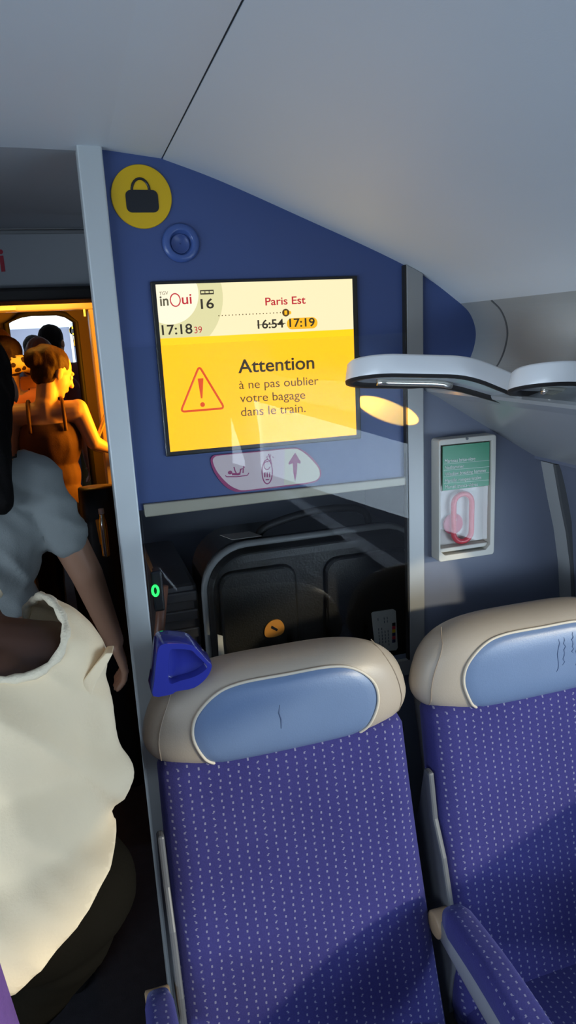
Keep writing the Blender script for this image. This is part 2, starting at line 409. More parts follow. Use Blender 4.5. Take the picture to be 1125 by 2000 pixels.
o = obj('wall_front', plate(B(), [(.060, 0), (.645, 0), (.645, ZB1), (.060, ZB1)], YP, .02), GREYBLUE); tag(o, kind='structure')
# aluminium trims
bm = box(B(), .053, .0925, YP - .022, YP + .04, 0, 1.9535)
o = obj('trim_1', bm, ALUW, bevel=.003); tag(o, 'pale aluminium end post of the partition beside the aisle', kind='structure')
# right strip, mitred into the sill strip
x0, x1 = .6285, .6635
bm = B(); plate(bm, [(x0, ZB1), (x1, ZB1 - .035), (x1, 1.742), (x0, 1.760)], YP - .012, .012)
o = obj('trim_2', bm, ALU, bevel=.0015); tag(o, 'aluminium upright strip right of the luggage window', kind='structure')
bm = B(); plate(bm, [(.0925, ZB1 - .035), (x1 - .0006, ZB1 - .035), (x0 - .0006, ZB1), (.0925, ZB1)], YP - .012, .012)
o = obj('trim_3', bm, ALU, bevel=.0015); tag(o, 'aluminium sill strip under the luggage window', kind='structure')
q = [at(279, 984, YP), at(790, 931, YP), at(790, 946, YP), at(283, 1009, YP)]
bm = B(); plate(bm, [(max(.093, min(p.x, x0 - .0005)), p.z) for p in q], YP - .008, .02)
o = obj('trim_4', bm, mat('bar_champagne', (.38, .345, .27), .5, metal=.3), bevel=.002); tag(o, 'champagne metal bar along the top of the luggage opening', kind='structure')
o = obj('trim_14', box(B(), x0 - .004, x0 - .0005, YP - .012, YP, ZB1, 1.758), RUBBER); tag(o, kind='structure')
# glass in front of screen and bay
gz = at(300, 676, YP).z
bm = box(B(), .096, x0 - .005, YP - .020, YP - .016, ZB1 + .003, gz)
o = obj('window_1', bm, GLASS); tag(o, 'large glass pane over the luggage bay and lower screen', kind='structure')
# luggage bay
bay = B()
box(bay, .092, .80, 1.93, 1.95, .70, 1.95)
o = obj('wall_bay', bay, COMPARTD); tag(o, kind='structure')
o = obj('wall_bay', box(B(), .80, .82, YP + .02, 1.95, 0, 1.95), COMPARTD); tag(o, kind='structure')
o = obj('wall_bay', box(B(), .092, .80, YP + .02, 1.93, 1.45, 1.47), COMPART); tag(o, kind='structure')
o = obj('wall_bay', box(B(), .092, .80, YP + .0205, 1.93, .74, .765), COMPART); tag(o, 'luggage bay floor', kind='structure')
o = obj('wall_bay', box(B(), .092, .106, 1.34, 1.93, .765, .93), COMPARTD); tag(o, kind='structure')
for a, b in ((.25, .43), (.475, .79)):
    o = obj('trim_15', box(B(), a, b, 1.918, 1.93, 1.20, 1.43), COMPART, bevel=.004); tag(o, kind='structure')

# corridor, vestibule and the next saloon
o = obj('ceiling', box(B(), -1.0, .60, YP + .012, 2.20, 1.953, 1.97), CEIL2); tag(o, 'shaded corridor ceiling beyond the partition', kind='structure')  # darker grey than the saloon ceiling; shade behind the lip put into colour
def arch_wall(Y, t, zb, name, m):
    return tag(obj(name, box(B(), -1.2, .60, Y, Y + t, zb, 1.955), m), kind='structure')
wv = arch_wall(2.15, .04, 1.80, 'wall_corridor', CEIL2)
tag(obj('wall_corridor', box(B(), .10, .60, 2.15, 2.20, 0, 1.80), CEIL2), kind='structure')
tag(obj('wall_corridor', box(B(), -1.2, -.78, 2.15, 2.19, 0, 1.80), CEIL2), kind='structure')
bm = B(); tube(bm, [(-1.0, 2.146, 1.944), (.10, 2.146, 1.944)], .006, 8)
tag(obj('trim_16', bm, MOULDM, smooth=True), kind='structure')
bm = box(B(), -.80, .13, 2.10, 2.30, 1.765, 1.80)
tag(obj('trim_17', bm, RUBBER, bevel=.01, seg=3), 'dark lintel over the saloon door', kind='structure')
tag(obj('trim_18', box(B(), .096, .13, 2.20, 2.24, 0, 1.765), RUBBER), kind='structure')
# left corridor wall so that nothing behind shows
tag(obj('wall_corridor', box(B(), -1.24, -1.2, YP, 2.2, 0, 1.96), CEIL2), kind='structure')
tag(obj('wall_corridor', box(B(), -1.9, -.70, YP, YP + .03, 0, 1.96), BLUE), kind='structure')
# vestibule shell
tag(obj('wall_vestibule', box(B(), .90, .94, 2.2, 4.6, 0, 2.05), DARKBROWN), kind='structure')
tag(obj('wall_vestibule', box(B(), .60, .64, 2.19, 2.25, 0, 2.05), DARKBROWN), kind='structure')
tag(obj('wall_vestibule', box(B(), .60, .94, 2.19, 2.2, 0, 2.05), DARKBROWN), kind='structure')
tag(obj('wall_vestibule', box(B(), -1.24, -1.2, 2.2, 4.6, 0, 2.05), DARKBROWN), kind='structure')
tag(obj('ceiling', box(B(), -1.24, .94, 2.2, 4.6, 2.05, 2.07), DARKBROWN), kind='structure')
# tan inner door frame of the vestibule
d2 = thing('door_1', 'tan metal frame of the vestibule door lit orange', 'door frame', (0, 0, 0)); del d2['category']; d2['kind'] = 'structure'
zt0, zt1 = at(100, 607, 3.85).z, at(100, 592, 3.85).z
xr0, xr1 = at(172, 650, 3.85).x, at(192, 650, 3.85).x
obj('lintel', box(B(), -.9, xr1 + .1, 3.83, 3.89, zt0, zt1 + .05), TAN, d2, bevel=.006)
obj('jamb', box(B(), xr0 + .012, xr1 + .03, 3.83, 4.05, 0, zt0), TAN, d2, bevel=.006)
obj('light_strip', box(B(), -.6, at(30, 600, 3.82).x, 3.818, 3.83, at(10, 606, 3.82).z, at(10, 600, 3.82).z), em('strip_amber', (1, .55, .05), 1.6), d2)
obj('light_strip', box(B(), at(163, 610, 3.82).x, at(167, 610, 3.82).x, 3.818, 3.83, at(163, 618, 3.82).z, at(163, 604, 3.82).z), em('strip_amber', (1, .55, .05), 1.6), d2)
# gangway wall with the chamfered opening
GY = 4.6
g = [at(x, y, GY) for x, y in ((13, 640), (15, 632), (38, 616), (60, 612), (110, 611), (128, 615), (147, 629), (165, 785))]
xl, xr = g[0].x, g[6].x
op = [(xl, 0.02), (xl, g[1].z), (g[2].x, g[2].z), (g[3].x, g[3].z), (g[4].x, g[4].z), (g[5].x, g[5].z), (xr, g[6].z), (xr, .02)]
bm = B()
ring_o = [(-1.2, 0.02), (-1.2, 2.05), (g[2].x, 2.05), (g[3].x, 2.05), (g[4].x, 2.05), (g[5].x, 2.05), (.9, 2.05), (.9, .02)]
A_ = [bm.verts.new((x, GY, z)) for x, z in op]; O_ = [bm.verts.new((x, GY, z)) for x, z in ring_o]; I_ = [bm.verts.new((x, GY + .12, z)) for x, z in op]
for i in range(7):
    bm.faces.new((A_[i], A_[i + 1], O_[i + 1], O_[i])); bm.faces.new((A_[i], I_[i], I_[i + 1], A_[i + 1]))
tag(obj('wall_gangway', bm, DARKBROWN), 'brown gangway wall with chamfered opening', kind='structure')
bm = B(); tube(bm, [Vector((x, GY - .005, z)) for x, z in op], .018, 8)
tag(obj('door_2', bm, RUBBER, smooth=True), 'black rubber surround of the gangway opening', kind='structure')
# next saloon
tag(obj('ceiling', extrude_profile(B(), [(-1.6, 1.5), (-1.25, 1.68), (-.7, 1.93), (-.45, 1.965), (.0, 1.965), (.25, 1.93), (.8, 1.68), (1.2, 1.5)], GY + .12, 9.6, .02), mat('far_ceiling_white', (.85, .88, .9), .6)), 'bright white ceiling of the next saloon', kind='structure')
tag(obj('wall_next_saloon', box(B(), 1.1, 1.14, GY + .12, 9.6, 0, 2.0), GREYBLUE), kind='structure')
tag(obj('wall_next_saloon', box(B(), -1.64, -1.6, GY + .12, 9.6, 0, 2.0), GREYBLUE), kind='structure')
tag(obj('wall_next_saloon', box(B(), -1.6, 1.1, 9.55, 9.6, 0, at(110, 640, 9.55).z), GREYBLUE), 'blue grey end wall of the next saloon', kind='structure')
tag(obj('wall_next_saloon', box(B(), -1.6, 1.1, 9.56, 9.6, at(110, 640, 9.55).z, 2.0), mat('far_ceiling_white', (.85, .88, .9), .6)), kind='structure')
a, b = at(135, 640, 9.5), at(139, 690, 9.5)
tag(obj('trim_19', box(B(), a.x, a.x + .03, 9.5, 9.55, 0, a.z + .03), ALUW), kind='structure')
c = at(143.5, 645.5, 9.5)
fs = thing('pictogram_sign', 'tiny yellow luggage sign far away on the end wall of the next saloon', 'sign', (c.x, 9.5, c.z))
obj('disc', lathe(B(), [(.052, .0), (.052, .008)], 24, axis='Y'), YELLOW, fs)
bm = B(); plate(bm, rrect(-.028, .028, -.03, .018, .006), -.002, .003); obj('suitcase_icon', bm, ICONB, fs)
c0, c1 = at(143, 656, 9.5), at(150, 675, 9.5)
fd = thing('information_screen', 'tiny glowing screen far away in the next saloon', 'screen', (c0.x, 9.5, c1.z))
obj('bezel', box(B(), -.01, .17, .002, .02, -.01, c0.z - c1.z + .01), BLACK, fd)
obj('picture', box(B(), 0, .16, -.002, .004, 0, (c0.z - c1.z) * .6), S_YEL, fd)
obj('picture', box(B(), 0, .16, -.002, .004, (c0.z - c1.z) * .6, c0.z - c1.z), S_WHITE, fd)

# lettering over the corridor door: only its last letter is in the picture
ins = thing('wall_lettering', 'red lettering on the grey wall over the corridor door', 'lettering', (0, 0, 0))
text('letters', 'inoui', 2.15, (-110, 537), (11, 529), (-110, 494), RED, ins, .02)

# ------------------------------------------------------------------ things on the partition
# yellow luggage sign
cA, cB = at(217, 385, YP), at(335, 385, YP); cc = at(276.5, 385, YP); rad = (cB.x - cA.x) / 2
sg = thing('pictogram_sign', 'round yellow sign with a black suitcase at the top of the blue partition', 'sign', (cc.x, YP, cc.z))
obj('disc', lathe(B(), [(rad - .001, -.004), (rad, -.003), (rad, 0)], 64, axis='Y'), YELLOW, sg)
def loc2(px, py, o=cc): p = at(px, py, YP); return (p.x - o.x, p.z - o.z)
x0i, z1i = loc2(243.5, 372); x1i, z0i = loc2(310.5, 416)
bm = B(); plate(bm, rrect(x0i, x1i, z0i, z1i, .009), -.0055, .003); obj('suitcase_icon', bm, ICONB, sg)
mx = (x0i + x1i) / 2 - .001
bm = B(); tube(bm, [(mx + .0145 * math.cos(a), -.0045, z1i - .001 + .0185 * math.sin(a)) for a in [math.pi * k / 14 for k in range(15)]], .0022, 8); obj('handle_icon', bm, ICONB, sg)
# round speaker cap
c = at(353, 475, YP)
vc = thing('loudspeaker', 'round blue loudspeaker ring with sunken middle beneath the yellow luggage sign', 'loudspeaker', (c.x, YP, c.z))
obj('ring', lathe(B(), [(.032, 0), (.032, -.004), (.029, -.007), (.0215, -.0085), (.0195, -.007), (.0185, -.001), (.001, -.001), (.001, 0)], 48, axis='Y'), mat('cap_blue', (.055, .105, .31), .3), vc, smooth=True)
obj('button', lathe(B(), [(.001, -.001), (.0135, -.0015), (.0155, -.0035), (.0165, -.0015), (.0165, 0), (.001, 0)][::-1], 40, origin=(-.001, 0, -.001), axis='Y'), mat('cap_blue_dark', (.04, .075, .24), .35), vc, smooth=True)
c = at(700, 699, YP)
sc_ = obj('screw_cover', lathe(B(), [(.0048, 0), (.0042, -.003), (.001, -.0035)], 20, origin=c, axis='Y'), BLACK, smooth=True)
tag(sc_, 'small black screw cover right of the information screen', 'fitting')

# information screen
sx0, sx1 = .1595, .5205; sz1, sz0 = 1.7365, 1.4475
scr = thing('information_screen', 'large information screen with yellow attention message on the partition', 'screen', (0, 0, 0))
bz = .0085
bm = B(); box(bm, sx0 - bz, sx1 + bz + .002, YP - .008, YP, sz0 - bz, sz1 + bz * .6); obj('bezel', bm, mat('screen_bezel', (.018, .017, .014), .3), scr, bevel=.002)
def clampxz(P): return [(min(max(x, sx0), sx1), min(max(z, sz0), sz1)) for x, z in P]
YS = YP - .0082
def crop(x, y): return (x / 2.679 + 290, y / 2.679 + 530)
def sxz(x, y): p = at(*crop(x, y), YS); return (p.x, p.z)
zsplit = sxz(560, 327)[1]
def sheet(name, pts, lay, m): bm = B(); plate(bm, pts, YS - lay * .00012, .0001); return obj(name, bm, m, scr)
sheet('header', [(sx0, zsplit), (sx1, zsplit), (sx1, sz1), (sx0, sz1)], 0, S_CREAM)
sheet('message_field', [(sx0, sz0), (sx1, sz0), (sx1, zsplit), (sx0, zsplit)], 0, S_YEL)
def circ(cx, cy, r, n=72): 
    c = sxz(cx, cy); R_ = r / 2.679 * (sx1 - sx0) / 376.0
    return [(c[0] + R_ * math.cos(2 * math.pi * k / n), c[1] + R_ * math.sin(2 * math.pi * k / n)) for k in range(n)]
def dedupe(P):
    out = []
    for p in P:
        if not out or (abs(p[0] - out[-1][0]) + abs(p[1] - out[-1][1])) > 1e-6: out.append(p)
    return out
def cl(P): return dedupe([(min(max(x, sx0), sx1), min(max(z, zsplit), sz1)) for x, z in P])
sheet('header_arc', cl(circ(95, 130, 275)), 1, S_PALE)
sheet('header_arc', cl(circ(105, 115, 145)), 2, S_WHITE)
def stext(name, body, l, base_l, r, base_r, toph, m, bold=0):
    return text(name, body, YS - .0004, crop(l, base_l), crop(r, base_r), crop(l, base_l - toph), m, scr, bold)
GRYT = em('screen_grey', (.20, .17, .10), 1)
stext('text', 'TGV', 57, 125, 103, 122, 18, GRYT)
stext('text', 'in', 62, 181, 106, 177, 50, em('screen_olive', (.10, .09, .05)), .02)
bm = B()
c = sxz(140, 150); tube(bm, [(c[0] + .0085 * math.cos(t), YS - .0006, c[1] + .0105 * math.sin(t)) for t in [2 * math.pi * k / 32 for k in range(32)]], .0011, 6, closed=True); obj('text', bm, S_RED, scr)
stext('text', 'ui', 176, 172, 227, 168, 50, S_RED, .01)
stext('text', '16', 275, 196, 343, 192, 52, S_DARK, .015)
bm = B(); p0, p1 = sxz(271, 122), sxz(340, 96); plate(bm, [(p0[0], p0[1]), (p1[0], p0[1]), (p1[0], p1[1]), (p0[0], p1[1])], YS - .0005, .0001); obj('carriage_icon', bm, S_DARK, scr)
bm = B()
for k in range(3):
    a = p0[0] + (p1[0] - p0[0]) * (.07 + .31 * k); box(bm, a, a + (p1[0] - p0[0]) * .25, YS - .0007, YS - .0006, p0[1] + .0022, p1[1] - .0022)
obj('carriage_windows', bm, S_PALE, scr)
stext('text', 'Paris Est', 612, 178, 822, 168, 40, S_RED, .012)
bm = B()
for k in range(19):
    c = sxz(368 + (690 - 368) * k / 18, 232 - 16 * k / 18); box(bm, c[0] - .0009, c[0] + .0009, YS - .0006, YS - .0004, c[1] - .0009, c[1] + .0009)
obj('route_dots', bm, S_BROWN, scr)
sheet('route_marker', circ(718, 216, 19, 24), 4, S_BROWN); sheet('route_marker', circ(738, 216, 9, 20), 3, S_ORG)
c = sxz(718, 216); bm = B(); plate(bm, rrect(c[0] - .0026, c[0] + .0026, c[1] - .0036, c[1] + .0036, .001), YS - .0007, .0001); obj('route_marker', bm, S_ORG, scr)
stext('text', '16:54', 572, 300, 708, 293, 46, S_DARK, .014)
p0, p1 = sxz(568, 281), sxz(716, 272); bm = B(); plate(bm, [(p0[0], p0[1] - .0007), (p1[0], p1[1] - .0007), (p1[0], p1[1] + .0007), (p0[0], p0[1] + .0007)], YS - .0009, .0001); obj('strike_line', bm, S_DARK, scr)
p0, p1 = sxz(725, 305), sxz(883, 239); bm = B(); plate(bm, rrect(p0[0], p1[0], p0[1], p1[1], (p1[1] - p0[1]) * .49), YS - .0003, .0001); obj('time_pill', bm, S_ORG, scr)
stext('text', '17:19', 738, 291, 870, 286, 44, S_DARK, .014)
stext('text', '17:18', 72, 333, 231, 324, 52, S_DARK, .014)
stext('text', '39', 241, 324, 281, 321, 34, S_RED)
tri = [sxz(265, 495), sxz(168, 735), sxz(398, 716)]
P = []
for k in range(3):
    a, b, c = Vector(tri[k - 1]), Vector(tri[k]), Vector(tri[(k + 1) % 3])
    e1, e2 = b + (a - b).normalized() * .008, b + (c - b).normalized() * .008
    for j in range(6):
        t = j / 5; P.append((1 - t) ** 2 * e1 + 2 * t * (1 - t) * b + t * t * e2)
bm = B(); tube(bm, [(p.x, YS - .0004, p.y) for p in P], .0019, 6, closed=True)
for v in bm.verts: v.co.y = YS - .0004 + (v.co.y - YS + .0004) * .1
obj('warning_triangle', bm, S_TRI, scr)
sheet('exclamation_mark', [sxz(257, 561), sxz(287, 559), sxz(282, 664), sxz(274, 665)], 4, S_TRI); sheet('exclamation_mark', circ(283, 697, 12, 24), 4, S_TRI)
stext('text', 'Attention', 470, 532, 868, 508, 70, S_DARK, .014)
stext('text', '\u00e0 ne pas oublier', 475, 616, 890, 592, 44, S_BROWN)
stext('text', 'votre bagage', 480, 686, 820, 666, 44, S_BROWN)
stext('text', 'dans le train.', 485, 758, 822, 736, 46, S_BROWN)

# direction sign under the screen
YD = YP - .0005
def c7(x, y): return (x / 4.6875 + 400, y / 4.6875 + 860)
def d2p(x, y): p = at(*c7(x, y), YD); return (p.x, p.z)
ds = thing('direction_sign', 'white lozenge sign edged in magenta with small icons and an arrow below the screen', 'sign')
outer = [(p.x, p.y) for p in smooth_pts([d2p(*q) + (0,) for q in ((52, 195), (70, 142), (140, 128), (470, 98), (790, 67), (880, 82), (965, 142), (1040, 232), (1060, 300), (1040, 355), (960, 392), (640, 432), (340, 468), (250, 458), (170, 405), (90, 300))], 4)]
bm = B(); plate(bm, outer, YD - .003, .003); obj('backing', bm, MAGENTA, ds)
inner = [(p.x, p.y) for p in smooth_pts([d2p(*q) + (0,) for q in ((72, 195), (88, 152), (150, 136), (470, 106), (790, 75), (868, 90), (950, 152), (1028, 240), (1047, 300), (1030, 348), (950, 380), (640, 420), (370, 453), (285, 440), (205, 392), (115, 292))], 4)]
bm = B(); plate(bm, inner, YD - .0034, .0006); obj('face', bm, PINK, ds)
xs = d2p(702, 250)[0]; bm = B(); plate(bm, [(max(x, xs), z) for x, z in inner if x > xs - .004], YD - .0036, .0003); obj('arrow_field', bm, CREAM, ds)
bm = B(); plate(bm, [d2p(*q) for q in ((822, 110), (872, 195), (868, 212), (842, 202), (836, 300), (821, 374), (806, 300), (800, 204), (768, 222), (762, 205))], YD - .0040, .0005); obj('arrow_icon', bm, MAGENTA, ds)
bm = B(); tube(bm, [Vector((*d2p(567 + 47 * math.cos(t), 285 + 110 * math.sin(t)), 0)).xzy for t in [2 * math.pi * k / 36 for k in range(36)]], .0011, 6, closed=True)
tube(bm, [Vector((*d2p(*q), 0)).xzy for q in ((606, 215), (595, 170), (578, 122))], .0012, 6)
for q in (((570, 140), (562, 158)), ((600, 125), (596, 148)), ((614, 145), (626, 160)), ((566, 160), (574, 172))): tube(bm, [Vector((*d2p(*p), 0)).xzy for p in q], .0007, 6)
tube(bm, [Vector((*d2p(565 + 28 * math.cos(t), 228 + 36 * math.sin(t)), 0)).xzy for t in [.3 + 4.9 * k / 24 for k in range(25)]], .0009, 6)
for xx in (545, 567, 589): tube(bm, [Vector((*d2p(xx, 290), 0)).xzy, Vector((*d2p(xx, 335), 0)).xzy], .0013, 6)
tube(bm, [Vector((*d2p(552, 358), 0)).xzy, Vector((*d2p(585, 356), 0)).xzy], .0011, 6)
for v in bm.verts: v.co.y = YD - .0036 + v.co.y * .15
obj('telephone_icon', bm, MAGENTA, ds)
bm = B()
sphere(bm, (d2p(228, 292)[0], 0, d2p(228, 292)[1]), (.0042, .001, .0036)); 
tube(bm, [Vector((*d2p(*q), 0)).xzy for q in ((185, 318), (195, 330), (290, 330), (385, 318), (400, 295))], .0009, 6)
tube(bm, [Vector((*d2p(*q), 0)).xzy for q in ((245, 306), (300, 308), (320, 300))], .0022, 6)
tube(bm, [Vector((*d2p(*q), 0)).xzy for q in ((263, 240), (272, 275), (285, 300))], .0011, 6)
tube(bm, [Vector((*d2p(*q), 0)).xzy for q in ((318, 300), (325, 262), (348, 255), (346, 295))], .0014, 6)
sphere(bm, (d2p(354, 240)[0], 0, d2p(354, 240)[1]), (.0016, .001, .0022))
for v in bm.verts: v.co.y = YD - .0036 + v.co.y * .15
obj('resting_person_icon', bm, MAGENTA, ds)

# hammer box
YH = YP - .032
def c4(x, y): return (x / 7.14 + 840, y / 7.14 + 830)
def hp(x, y, Y=None): p = at(*c4(x, y), Y or YH); return (p.x, p.z)
hb = thing('hammer_box', 'grey wall box with green label and red window hammer inside', 'emergency box')
xl_, zt_ = hp(112, 212); xr_, zb_ = hp(893, 1800); xl_ = (hp(112, 212)[0] + hp(135, 1880)[0]) / 2
out = rrect(xl_, xr_, zb_, zt_, .006, 5)
ix0, ix1 = hp(150, 900)[0], hp(850, 900)[0]; iz1, iz0 = zt_ - .0115, zb_ + .0125
inn = [(ix1, iz1), (ix0, iz1), (ix0, iz0 + .010), (ix0 + .010, iz0), (ix1 - .010, iz0), (ix1, iz0 + .010)]
bm = B()
def ring_face(bm, out, inn, Y):
    # strip between an outline and the nearest points of an inner outline
    O = [bm.verts.new((x, Y, z)) for x, z in out]; I = [bm.verts.new((x, Y, z)) for x, z in inn]
    near = [min(range(len(inn)), key=lambda k: (inn[k][0] - x) ** 2 + (inn[k][1] - z) ** 2) for x, z in out]
    n = len(O)
    for i in range(n):
        j = (i + 1) % n
        if near[i] == near[j]: bm.faces.new((O[i], O[j], I[near[i]]))
        else: 
            k = near[i]; chain = [k]
            while k != near[j]: k = (k + 1) % len(inn); chain.append(k)
            bm.faces.new([O[i], O[j]] + [I[c] for c in chain[::-1]])
    return O, I
O1, I1 = ring_face(bm, out, inn, YH)
O2 = [bm.verts.new((x, YP, z)) for x, z in out]; I2 = [bm.verts.new((x, YP - .003, z)) for x, z in inn]
for a, b in ((O1, O2), (I1, I2)):
    for i in range(len(a)): bm.faces.new((a[i], a[(i + 1) % len(a)], b[(i + 1) % len(a)], b[i]))
bm.faces.new(I2)
obj('housing', bm, BOXCREAM, hb, bevel=.0015)
YL = YH + .004
bm = box(B(), hp(178, 0, YL)[0], hp(834, 0, YL)[0], YL, YL + .002, hp(500, 880, YL)[1], hp(500, 268, YL)[1]); lab = obj('label_plate', bm, GREEN, hb)
def htext(body, l, bl, r, br, toph): return text('lettering', body, YL - .0002, c4(l, bl), c4(r, br), c4(l, bl - toph), LETTER, lab, .0)
htext('Marteau brise-vitre', 205, 530, 628, 492, 52); htext('Nothammer', 207, 620, 470, 596, 48)
htext('Window breaking hammer', 207, 712, 785, 652, 48); htext('Martillo rompecristales', 207, 806, 712, 752, 48); htext('Martell trenca-vidres', 210, 890, 660, 848, 48)
bm = B()
for y0, y1 in ((545, 492), (634, 580), (722, 660), (818, 765)):
    a, b = at(*c4(190, y0), YL), at(*c4(832, y1), YL); prism(bm, [Vector((a.x, YL - .0006, a.z - .0003)), Vector((b.x, YL - .0006, b.z - .0003)), Vector((b.x, YL - .0006, b.z + .0003)), Vector((a.x, YL - .0006, a.z + .0003))], (0, .0003, 0))
obj('rule_lines', bm, LETTER, lab)
obj('clear_cover', box(B(), ix0, ix1 - .004, YH + .006, YH + .0072, hp(500, 1640)[1], hp(500, 880, YL)[1] - .001), CLEAR, hb)
bm = B(); c = screw = hp(515, 190); lathe(bm, [(.0028, -.001), (.0028, .001)], 16, origin=(c[0], YH - .0005, c[1]), axis='Y'); obj('screw', bm, GREYP, hb)
obj('ledge', box(B(), ix0, ix1, YH + .008, YP - .003, iz0 + .004, iz0 + .013), BOXCREAM, hb, bevel=.002)
hm = thing('window_hammer', 'red emergency hammer with loop handle inside the grey wall box', 'hammer')
xa, xb = hp(355, 0)[0], hp(690, 0)[0]; za, zb2 = max(hp(520, 1685)[1], iz0 + .014), hp(520, 940)[1]
pts = [(p[0], YH + .016, p[1]) for p in rrect(xa + .006, xb - .006, za + .006, zb2 - .006, (xb - xa) * .5 - .0065, 8)]
obj('loop_handle', tube(B(), pts, .0058, 10, closed=True), HAMMER, hm, smooth=True)
c = hp(400, 1420)
obj('hammer_head', lathe(B(), [(.001, 0), (.0215, .001), (.0225, .004), (.0215, .008), (.001, .009)], 36, origin=(c[0], YH + .0195, c[1] + .001), axis='Y'), mat('hammer_pink', (.60, .10, .16), .3), hm, smooth=True)
obj('steel_tip', lathe(B(), [(.001, -.004), (.004, 0), (.004, .006)], 16, origin=(hp(405, 1350)[0], YH + .016, hp(405, 1350)[1]), axis='Y'), BOXCREAM, hm)

# ------------------------------------------------------------------ reading light arms
def lamp(label, Yf, tip, bend, end, depth=.115):
    """petal arm: front edge on y=Yf, running from the tip pixel over the bend to the end pixel"""
    T, Bn, E_ = (at(*q, Yf) for q in (tip, bend, end))
    root = thing('reading_light', label, 'lamp', (T.x, Yf, T.z), group='reading lights over the seats')
    L1, L2 = Bn.x - T.x, E_.x - T.x; h = .030
    def zc(u):
        s1 = (Bn.z - T.z) / L1; s2 = (E_.z - Bn.z) / (L2 - L1)
        k = .035; d = u - L1
        return u * s1 + (s2 - s1) * (max(0, d) if abs(d) > k else (d + k) ** 2 / (4 * k))
    tilt = math.radians(12)
    def outline(ins):
        r = depth / 2 - ins; P = []
        n = 26
        for i in range(n + 1): P.append((L2 - (L2 - depth * .5) * i / n, -r))        # front edge, right to left
        for i in range(1, 18): a = math.radians(270 - 180 * i / 18); P.append((depth * .5 + (depth * .5 - ins) * math.cos(a), r * math.sin(a)))
        for i in range(n + 1): P.append((depth * .5 + (L2 - depth * .5) * i / n, r))
        return P
    def ring(ins, dz):
        out = []
        for u, v in outline(ins):
            tp = 1 - .80 * min(1, max(0, (u - L1 * .75) / (L2 - L1 * .75))) ** .8
            vv = (v + depth / 2) * tp
            out.append(Vector((u, vv * math.cos(tilt) - dz * math.sin(tilt), zc(u) - vv * math.sin(tilt) + dz)))
        return out
    bm = B(); loft(bm, [ring(.02, .002), ring(.004, .0), ring(0, -.004), ring(-.002, -h)], cap=False)
    r0 = ring(.02, .002); n = len(r0); vs = [bm.verts.new(p) for p in r0]
    for i in range(n // 2): 
        if n - 1 - i - 1 > i + 1: bm.faces.new((vs[i], vs[i + 1], vs[n - 2 - i], vs[n - 1 - i]))
    bmesh.ops.remove_doubles(bm, verts=bm.verts, dist=1e-6)
    obj('arm_shell', bm, WHITEP, root, smooth=True)
    bm = B(); loft(bm, [ring(-.002, -h), ring(-.001, -h - .004), ring(.010, -h - .004), ring(.012, -h + .004)], cap=False)
    obj('rim', bm, RUBBER, root, smooth=True)
    bm = B(); r1 = ring(.0115, -h + .003); n = len(r1); vs = [bm.verts.new(p) for p in r1]
    for i in range(n // 2):
        if n - 2 - i > i + 1: bm.faces.new((vs[i], vs[i + 1], vs[n - 2 - i], vs[n - 1 - i]))
    obj('lens', bm, LENS, root)
    bm = B()
    x0b, x1b = depth * .45, L1 * 1.02
    pts = [Vector((x0b + (x1b - x0b) * k / 8, depth * .62 * math.cos(tilt), zc(x0b + (x1b - x0b) * k / 8) - depth * .62 * math.sin(tilt) - h - .001)) for k in range(9)]
    tube(bm, pts, .006, 8); obj('reflecting_tube', bm, mat('tube_mirror_metal', (.85, .82, .72), .2, metal=.9), root, smooth=True)  # polished metal, shaped to mirror the screen's yellow; gives no light
    return root
L_ = lamp('long white petal reading light reaching out beside the information screen', 1.0, (710, 688), (922, 694), (1135, 785))
pt_ = at(757, 803, YP); l = bpy.data.lights.new('added_glow_spot', 'SPOT'); l.energy = 30; l.color = (1, .42, .03); l.spot_size = math.radians(9.5); l.spot_blend = .12; l.shadow_soft_size = .002  # added spot; its ellipse stands in for a yellow reflection on the partition
lo_ = bpy.data.objects.new('added_glow_spot', l); COL.objects.link(lo_); lp_ = Vector((.615, 1.065, 1.525)); lo_.location = lp_
lo_.rotation_euler = ((pt_ - lp_).to_track_quat('-Z', 'Y').to_matrix() @ Matrix.Rotation(math.radians(-24), 3, 'Z')).to_euler(); lo_.scale = (3.5, 1, 1)
lamp('short white petal reading light at the right edge in front of the longer one', .86, (1060, 701), (1185, 706), (1300, 750))

